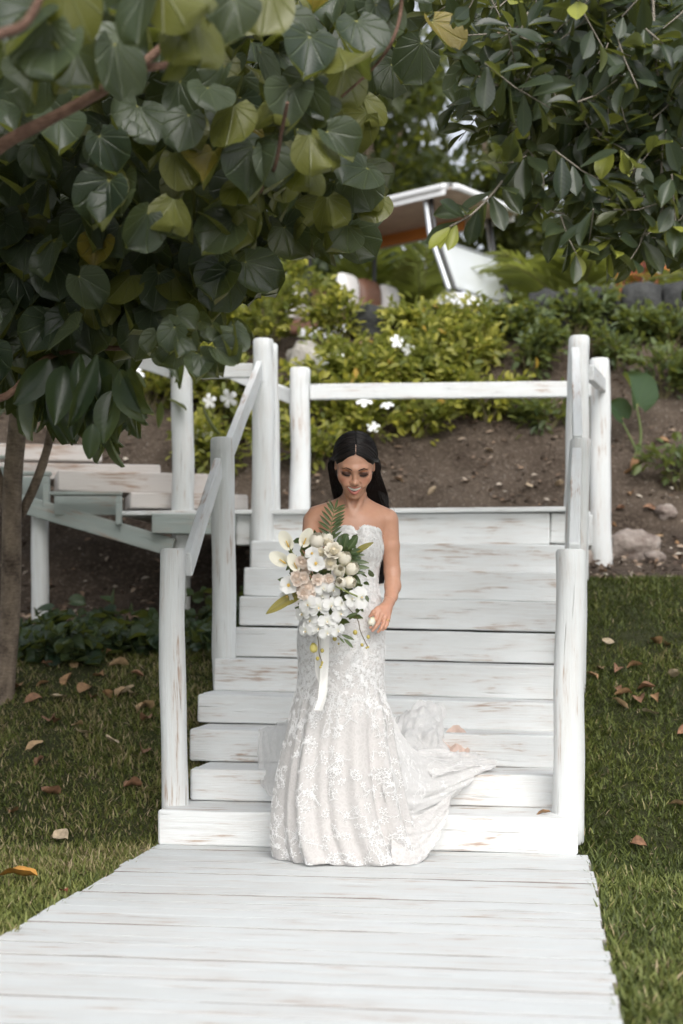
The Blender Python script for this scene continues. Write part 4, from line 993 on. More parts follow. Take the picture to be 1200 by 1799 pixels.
    hs_ = zt-1.72
    for nm, xc, zc, mt in (('seat_cushion', -.42, .76, M_BR), ('rear_cushion', -1.15, .74, M_BR)):
        shell(nm, mt, [(xc-.26, .50, zc-.07, zc+.04), (xc-.2, .52, zc-.07, zc+.08), (xc+.2, .52, zc-.07, zc+.07), (xc+.27, .50, zc-.07, zc+.03)], .035)
    def back(xc, mt_a, mt_b):
        for y0, y1, mt, nm in ((-.52, -.20, mt_b, 'backrest_side'), (-.19, .19, mt_a, 'backrest'), (.20, .52, mt_b, 'backrest_side')):
            q = MB(); R = []
            for k in range(9):
                y = y0+(y1-y0)*k/8; e = .075*(1-((k/8*2-1)**6))+.01
                R.append([Vector((xc+cos(a)*e*1.1, y, 1.02+hs_*.5+sin(a)*(.17+e*.4))) for a in [2*pi*j/14 for j in range(14)]])
            q.rings(R, [[tuple(p) for p in r] for r in R]); B(q, nm, mt)
    back(-.70, M_BR, M_WL); back(-1.42, M_BR, M_WL)
    q = MB(); q.tube([Vector((.66+.02*sin(a), -.28+cos(a)*.17, .98+sin(a)*.15)) for a in [2*pi*j/20 for j in range(21)]], .012, n=6, cap=False); B(q, 'steering_wheel', M_BK)
    q = MB(); q.tube([Vector((.66, -.28, .98)), Vector((.8, -.28, .7))], .018, n=6); B(q, 'steering_column', M_BK)
    for x in (-.95, .85):
        for sy in (-1, 1):
            q = MB(); R = []
            for k, (yy, rr) in enumerate(((-.08, .17), (-.08, .205), (-.05, .225), (.05, .225), (.08, .205), (.08, .17))): R.append([Vector((x+cos(a)*rr, sy*.5+yy, .225+sin(a)*rr)) for a in [2*pi*j/24 for j in range(24)]])
            q.rings(R, [[tuple(p) for p in r] for r in R]); w = B(q, 'wheel', M_TY)
            q = MB(); q.tube([Vector((x, sy*.5-.07, .225)), Vector((x, sy*.5+.07, .225))], .12, n=18); r_ = q.build('rim', M_ALU, w, world=False)
cart()

# ---------------------------------------------------------------- dry leaves lying about
def mulch():
    rs = np.random.RandomState(90); n = 15000; X = rs.uniform(-3.8, 4.2, n); Y = rs.uniform(8.7, 13.0, n)
    nz = np.array([noise.noise(Vector((a*2.2, b*2.2, 4))) for a, b in zip(X, Y)]); k = (rs.rand(n) < .55+.9*nz)
    X, Y = X[k], Y[k]; n = len(X); m, nn, b = new_mat('chips'); r = attr(nn, 'rnd').outputs['Fac']
    nn.links.new(ramp(nn, r, [(0., (.06, .04, .03)), (.35, (.14, .095, .065)), (.6, (.26, .17, .11)), (.8, (.36, .28, .21)), (1., (.5, .45, .38))]), b.inputs['Base Color']); b.inputs['Roughness'].default_value = .9
    o = scatter('leaf_litter', SMALL, np.stack([X, Y, ground_z(X, Y)+rs.uniform(.0, .05, n)], -1), unitr(n, rs)*[1, 1, .3], unitr(n, rs)*.5+[0, -.3, 1], rs.uniform(.02, .07, n), m, rnd=rs.rand(n)**1.3); tag(o, kind='stuff')
mulch()
def litter():
    rs = np.random.RandomState(12)
    cols = [(.34, .20, .10), (.40, .27, .15), (.26, .14, .08), (.48, .38, .26)]
    mats = [plain('dry_leaf', c, .7, var=.35, scale=40) for c in cols]; mo = plain('orange_leaf', (.55, .27, .06), .6, var=.3, scale=30)
    tm = [leaf_tmpl('oval', 4, 5, f, c, s) for f, c, s in ((.5, .5, 1), (.3, .8, 2), (.7, .2, 3), (.2, -.5, 4))]; meshes = []
    for i in range(8):
        V, Fq, UV = tm[i % 4]; V = V.copy(); V[:, 1] -= .5; V[:, 2] += .12+.04*np.sin(V[:, 1]*9+i)
        o = np_mesh('fallen_leaf', V*.1*[1.25, 1, 1], Fq, mats[i % 4], uv=UV, rnd=np.full(len(V), .5)); meshes.append(o.data); bpy.data.objects.remove(o)
    L = [(95, 1278), (137, 1281), (90, 1409), (88, 1277), (160, 1236), (225, 1225), (230, 1232), (250, 1250), (195, 1315), (150, 1300), (82, 1180), (75, 1210), (210, 1175), (155, 1170), (185, 1160), (60, 1240), (120, 1205), (262, 1250), (255, 1275), (110, 1485), (235, 1392), (60, 1320), (175, 1195), (240, 1195), (130, 1180), (30, 1215), (200, 1140), (248, 1330), (20, 1440), (70, 1350), (215, 1222), (150, 1222), (100, 1240), (190, 1232)]
    Rr = [(1155, 1140), (1172, 1142), (1115, 1180), (1055, 1185), (1082, 1187), (1085, 1222), (1095, 1228), (1136, 1220), (1152, 1236), (1090, 1246), (1126, 1243), (1143, 1267), (1122, 1499), (1070, 1140), (1180, 1200), (1198, 1300), (1040, 1198)]
    B_ = [(700, 845), (820, 850), (760, 870), (1000, 800), (1110, 870), (1140, 900), (1090, 900), (1160, 950), (1075, 930), (985, 860), (640, 850), (860, 800), (1190, 960), (1130, 945), (1060, 1010), (930, 860), (1165, 780), (1105, 835)]
    def put(px, py, lab, grp, s=1, me=None, up=.012):
        b = hit(px, py); o = bpy.data.objects.new('fallen_leaf', me or meshes[rs.randint(8)]); COL.objects.link(o)
        o.location = b+Vector((0, 0, up)); o.rotation_euler = (rs.normal(0, .35), rs.normal(0, .35), rs.rand()*6.28); o.scale = (s,)*3; tag(o, lab, 'leaf', grp); return o
    for px, py in L: put(px, py, 'dry brown leaf fallen on the shaded lawn left of the stairs', 'dry leaves on the left lawn', rs.uniform(.7, 1.25), up=.022)
    for px, py in Rr: put(px, py, 'dry brown leaf fallen on the green lawn right of the stairs', 'dry leaves on the right lawn', rs.uniform(.6, 1.1), up=.025)
    for px, py in B_: put(px, py, 'dry leaf lying on the bare earth of the bank', 'dry leaves on the bank', rs.uniform(.6, 1.1))
    def big(px, py, s, rot, lab, m):
        V, Fq, UV = leaf_tmpl('oval', 6, 8, .5, .25, 9); V = V.copy(); V[:, 1] -= .5; V[:, 2] += .10+.03*np.sin(V[:, 1]*11)
        o = np_mesh('fallen_leaf', V*s*[1.3, 1, 1], Fq, m, uv=UV, rnd=np.full(len(V), .5)); b = hit(px, py); o.location = b+Vector((0, 0, .03)); o.rotation_euler = rot; tag(o, lab, 'leaf')
    big(30, 1556, .15, (.15, .1, 1.45), 'big curled orange leaf on the grass at the left edge', mo)
    big(1192, 1430, .09, (.2, .3, 1.2), 'large tan leaf on the grass at the right edge', mats[1])
    b = S(-.14, .10, stair_z(1, 'r')+.004); o = bpy.data.objects.new('fallen_leaf', meshes[0]); COL.objects.link(o); o.location = b; o.scale = (.6, .6, .6); o.rotation_euler = (0, 0, 1.3); tag(o, 'small reddish leaf on the lowest step at the foot of the right post', 'leaf')
    big(112, 1582, .05, (.1, .1, .7), 'small dark red leaf beside the left edge of the path', plain('dark_red_leaf', (.22, .05, .03), .6))
litter()

# ================================================================ BRIDE
def surface_nets(A, org, h):
    """A: field (nx,ny,nz), negative inside -> verts, quads"""
    nx, ny, nz = A.shape; ins = A < 0
    c = np.zeros((nx-1, ny-1, nz-1), np.int8)
    for i in (0, 1):
        for j in (0, 1):
            for k in (0, 1): c += ins[i:nx-1+i, j:ny-1+j, k:nz-1+k]
    act = (c > 0) & (c < 8); I = np.argwhere(act); idm = np.full(act.shape, -1, np.int32); idm[act] = np.arange(len(I))
    acc = np.zeros((len(I), 3)); cnt = np.zeros(len(I))
    corners = [(i, j, k) for i in (0, 1) for j in (0, 1) for k in (0, 1)]
    for a in corners:
        for ax in range(3):
            if a[ax]: continue
            b = list(a); b[ax] = 1
            va = A[I[:, 0]+a[0], I[:, 1]+a[1], I[:, 2]+a[2]]; vb = A[I[:, 0]+b[0], I[:, 1]+b[1], I[:, 2]+b[2]]
            m = (va < 0) != (vb < 0); t = np.where(m, va/np.where(m, va-vb, 1), 0)
            p = np.tile(np.array(a, float), (len(I), 1)); p[:, ax] += t
            acc[m] += p[m]; cnt[m] += 1
    V = (I+acc/np.maximum(cnt, 1)[:, None])*h+np.array(org)
    Q = []
    for ax in range(3):
        o = [(1, 2), (2, 0), (0, 1)][ax]
        sl0 = [slice(1, s-1) for s in A.shape]; sl1 = list(sl0); sl0[ax] = slice(0, A.shape[ax]-1); sl1[ax] = slice(1, A.shape[ax])
        a = ins[tuple(sl0)]; b = ins[tuple(sl1)]; E = np.argwhere(a != b)
        if not len(E): continue
        s = a[E[:, 0], E[:, 1], E[:, 2]]; off = np.array([1, 1, 1]); off[ax] = 0; E = E+off
        def cid(d1, d2):
            q = E.copy(); q[:, o[0]] -= d1; q[:, o[1]] -= d2; return idm[q[:, 0], q[:, 1], q[:, 2]]
        f = np.stack([cid(1, 1), cid(0, 1), cid(0, 0), cid(1, 0)], -1); f[~s] = f[~s][:, ::-1]; Q.append(f)
    Q = np.concatenate(Q); Q = Q[(Q >= 0).all(1)]; return V, Q
class SDF:
    def __init__(s, lo, hi, h):
        s.lo = np.array(lo, float); s.h = h; s.n = np.ceil((np.array(hi)-s.lo)/h).astype(int)+1; s.A = np.full(s.n, .08, np.float32)
    def sub(s, lo, hi, pad):
        a = np.clip(np.floor((np.array(lo)-pad-s.lo)/s.h).astype(int), 0, s.n-1); b = np.clip(np.ceil((np.array(hi)+pad-s.lo)/s.h).astype(int)+1, 1, s.n)
        sl = tuple(slice(a[i], b[i]) for i in range(3)); g = np.meshgrid(*[s.lo[i]+s.h*np.arange(a[i], b[i]) for i in range(3)], indexing='ij')
        return sl, np.stack(g, -1)
    def comb(s, sl, d, k, op):
        if not all(x.stop > x.start for x in sl): return
        A = s.A[sl].astype(float)
        if op == 'add':
            if k <= 0: r = np.minimum(A, d)
            else: hh = np.maximum(k-np.abs(A-d), 0)/k; r = np.minimum(A, d)-hh*hh*k/4
        else:
            d = -d
            if k <= 0: r = np.maximum(A, d)
            else: hh = np.maximum(k-np.abs(A-d), 0)/k; r = np.maximum(A, d)+hh*hh*k/4
        s.A[sl] = r
    def cap(s, a, b, ra, rb, k=.02, op='add'):
        a = np.array(tuple(a)); b = np.array(tuple(b)); R = max(ra, rb)
        sl, G = s.sub(np.minimum(a, b)-R, np.maximum(a, b)+R, k+.02); ab = b-a; t = np.clip(((G-a)@ab)/max(ab@ab, 1e-12), 0, 1)
        s.comb(sl, np.linalg.norm(G-a-t[..., None]*ab, axis=-1)-(ra+(rb-ra)*t), k, op)
    def chain(s, pts, rad, k=.01, op='add'):
        for i in range(len(pts)-1): s.cap(pts[i], pts[i+1], rad[i], rad[i+1], k, op)
    def ell(s, c, r, k=.02, M=None, op='add'):
        c = np.array(tuple(c)); r = np.array(r, float); R = r.max() if M is not None else r
        sl, G = s.sub(c-R, c+R, k+.02); q = G-c
        if M is not None: q = q@np.array(M)          # columns of M = local axes in world
        k0 = np.linalg.norm(q/r, axis=-1); k1 = np.linalg.norm(q/(r*r), axis=-1); s.comb(sl, np.where(k1 > 1e-9, k0*(k0-1)/np.maximum(k1, 1e-9), -r.min()), k, op)
YB = 5.78
HP = radians(27); HR = radians(-2.0); HS = 1.04
hx = Vector((cos(HR), 0, sin(HR))); hf = Vector((0.0, -cos(HP), -sin(HP))); hu = hf.cross(hx)*-1
hu = hx.cross(hf)*-1 if hx.cross(hf).z < 0 else hx.cross(hf); hu.normalize()
HC = P(623.5, 818, 5.70)
HM = np.array([tuple(hx), tuple(hf), tuple(hu)]).T        # columns
def hl(x, y, z): return np.array(tuple(HC))+HS*(HM@np.array([x, y, z]))
def to_head(V): return ((np.asarray(V)-np.array(tuple(HC)))@HM)/HS
def build_body():
    s = SDF((-.24, 5.40, .02), (.32, 6.02, 1.78), .0031)
    p = lambda x, y, Y: np.array(tuple(P(x, y, Y)))
    # torso
    s.ell(p(620, 940, 5.79), (.128, .086, .15), .03); s.ell(p(618, 914, 5.79), (.145, .062, .050), .04)
    s.ell(p(609, 1015, 5.80), (.105, .075, .15), .05); s.ell(p(600, 1105, 5.80), (.160, .11, .13), .06)
    for x in (600, 641): s.ell(p(x, 958, 5.725), (.050, .046, .052), .03)
    # shoulders, neck, collar bones
    s.cap(p(621, 915, 5.80), p(623, 862, 5.765), .050, .046, .03)
    s.cap(p(612, 886, 5.80), p(555, 903, 5.80), .026, .033, .045); s.cap(p(632, 888, 5.80), p(682, 908, 5.80), .026, .031, .045)
    s.cap(p(626, 906, 5.728), p(660, 899, 5.755), .0060, .0025, .018); s.cap(p(612, 904, 5.728), p(576, 896, 5.755), .0060, .0025, .018)
    s.cap(p(618, 905, 5.725), p(609, 868, 5.725), .0075, .010, .018); s.cap(p(622, 905, 5.725), p(640, 868, 5.73), .0075, .010, .018)
    # legs inside the gown
    for x in (575, 626): s.chain([p(x, 1130, 5.80), p(x+4, 1300, 5.79), p(x+4, 1480, 5.80)], [.088, .055, .035], .03); s.cap(p(x+4, 1480, 5.80), p(x+4, 1492, 5.70), .032, .022, .02)
    # her left arm (right in the picture), hanging with the hand across the hip
    s.chain([p(683, 915, 5.80), p(686, 960, 5.81), p(689, 1005, 5.815), p(690, 1030, 5.79), p(687, 1048, 5.75), p(684, 1058, 5.725)], [.040, .0365, .0325, .0325, .0255, .0215], .012)
    # her right arm, forearm raised to the bouquet
    s.chain([p(549, 915, 5.80), p(545, 960, 5.80), p(541, 1006, 5.81)], [.039, .036, .032], .012); s.chain([p(541, 1006, 5.81), p(550, 1020, 5.70), p(566, 1036, 5.56)], [.034, .032, .022], .02)
    # hand on the hip: palm slab and five separate fingers
    W0 = p(683, 1058, 5.715)
    s.chain([W0, p(677, 1070, 5.68), p(674, 1078, 5.665)], [.020, .021, .017], .015)
    kn = [p(665.5, 1073, 5.652), p(670.5, 1078.5, 5.645), p(676.5, 1083, 5.648), p(682, 1086, 5.658)]
    for q in kn: s.cap(W0, q, .015, .0098, .012)
    fin = [[kn[0], p(659, 1088, 5.632), p(654.5, 1096, 5.628), p(650.5, 1103, 5.630)], [kn[1], p(665, 1094, 5.625), p(660, 1101.5, 5.620), p(654.5, 1108, 5.622)],
           [kn[2], p(673, 1098, 5.628), p(669, 1105, 5.624), p(664, 1110.5, 5.627)], [kn[3], p(680, 1097, 5.642), p(676.5, 1103, 5.638), p(672, 1107, 5.642)]]
    for i, f in enumerate(fin):
        k = (1, 1.03, 1, .88)[i]; s.chain(f, [.0088*k, .0080*k, .0072*k, .0058*k], .003)
    s.chain([p(674, 1066, 5.685), p(664, 1070, 5.655), p(656, 1076, 5.640), p(650, 1083, 5.638)], [.014, .0112, .0092, .0068], .006)
    # hand round the stems
    W1 = p(566, 1036, 5.56); s.chain([W1, p(572, 1042, 5.52)], [.021, .022], .012)
    for i in range(4):
        z = -.012*0; b = p(570+i*1.5, 1034+i*8.2, 5.505); s.chain([p(571, 1040, 5.53), b, b+[.030, -.020, -.002], b+[.045, .008, -.004], b+[.028, .024, -.004]], [.013, .0092, .0085, .0078, .0066], .004)
    s.chain([p(572, 1036, 5.52), p(578, 1030, 5.49), p(587, 1032, 5.475), p(592, 1038, 5.478)], [.013, .011, .009, .007], .004)
    # ---- head
    E = lambda c, r, k=.02, op='add': s.ell(hl(*c), np.array(r)*HS, k, HM, op)
    C = lambda a, b, ra, rb, k=.01, op='add': s.cap(hl(*a), hl(*b), ra*HS, rb*HS, k, op)
    E((0, -.018, .034), (.071, .093, .080), .01)
    E((0, .018, -.012), (.0655, .066, .072), .03)
    E((0, .042, -.069), (.0395, .038, .038), .034)          # jaw
    E((0, .062, -.101), (.019, .015, .012), .020)          # chin
    for q in (-1, 1):
        E((q*.037, .054, -.026), (.025, .024, .024), .025)  # cheek
        E((q*.029, .073, -.048), (.014, .012, .014), .018)  # smile apple
        C((q*.010, .083, .017), (q*.041, .069, .019), .0075, .0045, .018)   # brow
        E((q*.033, .082, -.003), (.019, .010, .0115), .008, 'sub')          # socket
        E((q*.033, .066, -.003), (.0165, .0165, .0135), .006)              # lidded eye
        C((q*.020, .0815, -.0085), (q*.047, .074, -.008), .0022, .0018, .004)  # lower edge of the lid
        E((q*.0115, .0905, -.036), (.0072, .0085, .0062), .006)             # nostril wing
        E((q*.0075, .098, -.042), (.0032, .004, .003), .003, 'sub')
        C((q*.018, .086, -.036), (q*.035, .074, -.058), .0012, .0012, .008, 'sub')  # smile fold
        # ears
        E((q*.0735, -.006, -.002), (.006, .013, .022), .006); E((q*.078, -.003, .004), (.003, .007, .014), .003, 'sub')
    C((0, .080, .014), (0, .094, -.029), .0058, .0070, .012)  # nose ridge
    E((0, .0985, -.034), (.0090, .0095, .0080), .008)
    up = [(x, .0895-abs(x)*.42, -.0565+.0045*(abs(x)/.030)**2+(-.0006 if abs(x) < .004 else 0)) for x in np.linspace(-.029, .029, 9)]
    lo = [(x, .0850-abs(x)*.36, -.0805+.0225*(abs(x)/.029)**2) for x in np.linspace(-.027, .027, 9)]
    s.chain([hl(*q) for q in up], [HS*r for r in (.0015, .0024, .003, .0036, .0034, .0036, .003, .0024, .0015)], .004)
    s.chain([hl(*q) for q in lo], [HS*r for r in (.0015, .0028, .0042, .005, .0054, .005, .0042, .0028, .0015)], .004)
    md = [(x, .093-abs(x)*.42, -.0675+.0120*(abs(x)/.028)**2) for x in np.linspace(-.0295, .0295, 13)]
    s.chain([hl(*q) for q in md], [HS*r for r in (.0028, .0044, .0056, .0066, .0072, .0076, .0078, .0076, .0072, .0066, .0056, .0044, .0028)], .001, 'sub')
    V, Q = surface_nets(s.A, s.lo, s.h)
    # colours
    L = to_head(V); x, y, z = L.T; ax = np.abs(x); n = len(V)
    base = np.array([.56, .305, .205]); col = np.tile(base, (n, 1))
    face = (y > .02) & (z > -.13) & (z < .12) & (ax < .08)
    def blend(w, c): nonlocal col; w = np.clip(w, 0, 1)[:, None]; col = col*(1-w)+np.array(c)*w
    g = lambda a, b, sx, sz: np.exp(-((ax-a)/sx)**2-((z-b)/sz)**2)*face
    blend(.45*g(.043, -.028, .018, .016), (.52, .17, .11))                                   # blush
    blend(.9*g(.034, .007, .017, .009), (.30, .095, .03))                                    # eye shadow
    blend(.9*np.clip(1.3-np.sqrt(((ax-.034)/.0185)**2+((z+.002)/.0075)**2), 0, 1)*2*face, (.045, .02, .015))
    blend(.35*g(.0, .055, .03, .02), (.52, .30, .21))                                        # forehead
    zu = -.0565+.0045*(ax/.030)**2; zl = -.0805+.0225*(ax/.029)**2
    lip = (ax < .0275) & face & (z < zu+.0036*(1-(ax/.031)**2)) & (z > zl-.0058*(1-(ax/.031)**2)); blend(lip*.85, (.46, .12, .10))
    cav = face & (ax < .028) & (z < -.0675+.0120*(ax/.028)**2+.0075*(1-(ax/.030)**2)) & (z > -.0675+.0120*(ax/.028)**2-.0078*(1-(ax/.030)**2)) & (y < .0868-ax*.42); blend(cav*.97, (.09, .02, .02))
    blend(((ax < .005) & (z > .082) & (y > -.06))*.7, (.50, .36, .29))
    hand = (np.linalg.norm(V-p(652, 1108, 5.625), axis=1) < .022)
    tips = [f[-1] for f in fin]+[p(650, 1083, 5.638)]
    for q in tips:
        d = np.linalg.norm(V-(q+np.array([-.002, -.003, -.003])), axis=1); blend(np.clip((.0068-d)/.002, 0, 1)*.8, (.62, .36, .30))
    blend(.25*np.exp(-((V[:, 0]-W0[0])**2+(V[:, 2]-W0[2]+.06)**2)/.004)*(V[:, 1] < 5.70), (.50, .22, .16))
    return V, Q, col, fin
def skin_mat():
    m, n, b = new_mat('skin'); c = attr(n, 'col').outputs['Color']; oc = nd(n, 'ShaderNodeTexCoord').outputs['Object']
    v = ntex(n, oc, 60, 4, .6); n.links.new(mixc(n, .12, c, ramp(n, v, [(.3, (.30, .13, .08)), (.7, (.55, .33, .23))])), b.inputs['Base Color'])
    b.inputs['Roughness'].default_value = .37; b.inputs['Subsurface Weight'].default_value = .12; b.inputs['Subsurface Radius'].default_value = (.02, .008, .004); b.inputs['Subsurface Scale'].default_value = .4
    b.inputs['Specular IOR Level'].default_value = .45; bump(n, b, ntex(n, oc, 260, 3, .6), .08, .002); return m
person = empty('person', P(606, 1500, YB).xy.to_3d(), 'bride in strapless white lace gown looking down at her bouquet, standing before the stairs', 'person')
BV, BQ, BC, FIN = build_body()
body = np_mesh('body', BV, BQ, skin_mat(), person, col=BC)
M_TEETH = plain('teeth', (.80, .76, .68), .25); M_LASH = plain('lash_black', (.006, .005, .005), .5); M_BROW = plain('brow_brown', (.035, .018, .012), .8)
BL = to_head(BV); FM = (BL[:, 1] > .03) & (np.abs(BL[:, 0]) < .075) & (BL[:, 2] > -.12) & (BL[:, 2] < .11); FL_ = BL[FM]
def face_y(x, z):
    d = (FL_[:, 0]-x)**2+(FL_[:, 2]-z)**2; k = np.argsort(d)[:6]; return FL_[k, 1].max()
def face_bits():
    mb = MB()          # teeth: small curved arch of separate incisors
    for i in range(10):
        x = (i-4.5)*.0051; w = .0048; zc = -.0645+.0085*(abs(x)/.028)**2; hh = .0095*(1-.45*(abs(x)/.026)**2); y = .0865-.12*abs(x)-x*x*7
        R = []
        for t in (0, .35, .75, 1): R.append([Vector(hl(x+s*w/2*(1-.12*(t > .9)), y-.0010*s*s, zc+hh/2-hh*t)) for s in (-1, -.4, .4, 1)])
        mb.grid(R)
    mb.build('teeth', M_TEETH, person, angle=60)
    for q in (-1, 1):
        mb = MB(); R = []
        for i in range(9):
            t = i/8; x = q*(.012+.037*t); z = .0155+.0055*sin(pi*min(1, t*1.25)*.62)-.0075*max(0, t-.62)/.38; w = .0024*(1-.75*t**2)*(.75+.5*min(1, t*4)*.5)
            R.append([Vector(hl(x, face_y(x, z+s*w)+.0012, z+s*w)) for s in (-1, 0, 1)])
        mb.grid(R); mb.build('eyebrow', M_BROW, person, angle=80)
        mb = MB(); R = []
        for i in range(13):
            t = i/12; x = q*(.017+.033*t); z = -.0055-.0058*sin(pi*t)+.0035*t; w = .0014+.0010*sin(pi*t)
            R.append([Vector(hl(x, face_y(x, z+s*w)+.0014, z+s*w)) for s in (-1, 1)])
        mb.grid(R)
        for i in range(16):
            t = i/15; x = q*(.018+.032*t); z = -.0062-.0058*sin(pi*t)+.0035*t; y = face_y(x, z)+.001
            mb.tube([Vector(hl(x, y, z)), Vector(hl(x+q*.0012*(t), y+.004, z-.0028)), Vector(hl(x+q*.0030*t, y+.0078, z-.0035+.002*t))], [.0006, .0005, .0002], n=4)
        mb.build('eyelashes', M_LASH, person, angle=80)
face_bits()
mb = MB(); f = FIN[3]; c = Vector(f[0]*.55+f[1]*.45); d = Vector(f[1]-f[0]).normalized(); e1 = d.orthogonal().normalized(); e2 = d.cross(e1)
mb.tube([c+e1*(cos(a)*.0092)+e2*(sin(a)*.0092) for a in [2*pi*i/20 for i in range(21)]], .0011, n=6, cap=False); mb.ell(c+Vector((0, -.0105, .001)), (.0022, .0022, .0022), n=8, m=6)
mb.build('ring', plain('gold', (.85, .62, .30), .2, metal=1), person, angle=60)

# ---------------------------------------------------------------- hair
def hair():
    M = None; m, n, b = new_mat('black_hair'); uv = nd(n, 'ShaderNodeUVMap', uv_map='UVMap').outputs[0]; r = attr(n, 'rnd').outputs['Fac']
    setc(n, b, 'Base Color', mixc(n, r, (.005, .0045, .005), (.018, .013, .012))); b.inputs['Roughness'].default_value = .40; b.inputs['Specular IOR Level'].default_value = .35
    # under-layer cap
    s = SDF(tuple(np.array(tuple(HC))-.2), tuple(np.array(tuple(HC))+.2), .0035)
    E = lambda c, r_, k, op='add': s.ell(hl(*c), np.array(r_)*HS, k, HM, op)
    E((0, -.022, .035), (.0815, .098, .0850), .01); E((0, -.06, -.03), (.074, .055, .08), .03)
    E((0, .098, -.046), (.0740, .105, .1165), .004, 'sub')
    for q in (-1, 1): E((q*.08, .01, -.02), (.02, .028, .032), .01, 'sub')
    s.chain([hl(0, yy, .035+.0855*sqrt(1-((yy+.022)/.0985)**2)) for yy in (.070, .055, .035, .01)], [.005, .005, .0045, .003], .002, 'sub')
    V, Q = surface_nets(s.A, s.lo, s.h); np_mesh('hair', V, Q, m, person, uv=np.zeros((len(V), 2)), rnd=np.full(len(V), .2))
    rs = np.random.RandomState(15)
    C0 = np.array([0, -.020, .035]); RR = np.array([.0845, .1010, .0870])
    def proj(q, e=0.0):
        q = np.array(q)-C0; return C0+q/np.linalg.norm(q/(RR+e))
    Vs = []; Fs = []; U = []; Rn = []; base = 0
    def strand(world_pts, r0, r1, n_=20, rnd=.5):
        nonlocal base
        c = catmull(world_pts, n_); tan = np.gradient(c, axis=0); tan = norm(tan); ctr = np.array(tuple(HC))
        nrm = c-ctr; nrm = norm(nrm-tan*np.sum(nrm*tan, axis=1, keepdims=True)); sd_ = np.cross(tan, nrm)
        k = 5; ring = []
        for i in range(n_):
            r = r0+(r1-r0)*(i/(n_-1))**1.5
            for j in range(k): a = 2*pi*j/k; ring.append(c[i]+nrm[i]*cos(a)*r*.8+sd_[i]*sin(a)*r*1.5)
        f = []
        for i in range(n_-1):
            for j in range(k): f.append((base+i*k+j, base+i*k+(j+1) % k, base+(i+1)*k+(j+1) % k, base+(i+1)*k+j))
        Vs.append(np.array(ring)); Fs.append(np.array(f)); U.append(np.zeros((n_*k, 2))); Rn.append(np.full(n_*k, rnd)); base += n_*k
    W = lambda px, py, Y: np.array(tuple(P(px, py, Y)))
    for q in (-1, 1):
        for i in range(620):
            a = rs.rand()**.85; j = rs.normal(0, .0012, 3); e = rs.uniform(-.0035, .0015)
            w = [(1-a), a]
            A0 = np.array([q*.0042, .084*(1-a)-.075*a, .080*(1-a)+.15*a])
            P1 = w[0]*np.array([q*.030, .084, .071])+w[1]*np.array([q*.045, -.075, .13])
            P2 = w[0]*np.array([q*.057, .068, .051])+w[1]*np.array([q*.078, -.080, .08])
            P3 = w[0]*np.array([q*.078, .026, .030])+w[1]*np.array([q*.083, -.070, .02])
            b_ = rs.rand(); P4 = np.array([q*(.083+.010*b_), -.038-.02*a, .004]); P5 = np.array([q*(.078+.022*b_), -.052-.02*a, -.045])
            pts = [hl(*(proj(z_, e)+j)) for z_ in (A0, P1, P2, P3)]+[hl(*(P4+j)), hl(*(P5+j))]
            if q < 0:
                tx = rs.uniform(579, 600); ty = 850
                pts += [W(tx+3, 858, 5.83+rs.uniform(0, .05)), W(tx+10, 885, 5.88+rs.uniform(0, .03)), W(tx+22, 960+rs.uniform(-20, 20), 5.91)]
            else:
                t = rs.rand()
                pts += [W(642+37*t, 862, 5.83+.03*(1-t)), W(640+43*t, 886, 5.878), W(640+40*t, 925, 5.925), W(648+28*t, 975, 5.92), W(657+16*t+rs.normal(0, 2), 1018+rs.uniform(-12, 8), 5.90)]
            strand(pts, .0019, .0008, 30, rs.rand())
    for i in range(90):                                             # short fine hairs standing off the crown
        q = rs.choice([-1, 1]); a = rs.rand(); A0 = np.array([q*rs.uniform(.005, .05), .06-.12*a, .10]); P1 = A0+[q*.02, -.03, .0]; P2 = A0+[q*.04, -.05, -.03]
        strand([hl(*proj(A0, .001)), hl(*proj(P1, rs.uniform(.003, .008))), hl(*proj(P2, rs.uniform(.002, .010)))], .0005, .0002, 10, .9)
    for i in range(14):                                             # fly-aways at her left
        x = rs.uniform(654, 663); strand([W(x, 830, 5.82), W(x+8+rs.uniform(0, 6), 865, 5.84), W(x+16+rs.uniform(0, 12), 885+rs.uniform(-8, 8), 5.84), W(x+22+rs.uniform(-4, 12), 905+rs.uniform(-8, 10), 5.83)], .0008, .0003, 14)
    np_mesh('hair_strands', np.concatenate(Vs), np.concatenate(Fs), m, person, uv=np.concatenate(U), rnd=np.concatenate(Rn))
hair()

# ---------------------------------------------------------------- gown
LV = [  # photo row, left, right, depth radius, centre Y
 (930, 582, 671, .098, 5.775), (940, 577, 672.5, .105, 5.77), (955, 570, 673.5, .112, 5.77), (975, 566, 671.5, .107, 5.775), (995, 563, 667, .098, 5.785), (1015, 560, 664.5, .092, 5.79), (1030, 556, 665, .093, 5.79), (1048, 545, 669, .103, 5.79),
 (1070, 533, 673.5, .116, 5.79), (1100, 524, 677, .126, 5.79), (1130, 522, 677, .130, 5.79), (1165, 523, 676, .130, 5.79), (1200, 523, 675, .131, 5.79), (1225, 518, 677, .138, 5.79),
 (1260, 511, 688, .150, 5.79), (1300, 504, 692, .170, 5.80), (1350, 494, 700, .195, 5.80), (1400, 486, 708, .215, 5.81), (1450, 482, 718, .228, 5.81), (1490, 484, 732, .235, 5.81), (1516, 489, 746, .240, 5.815)]
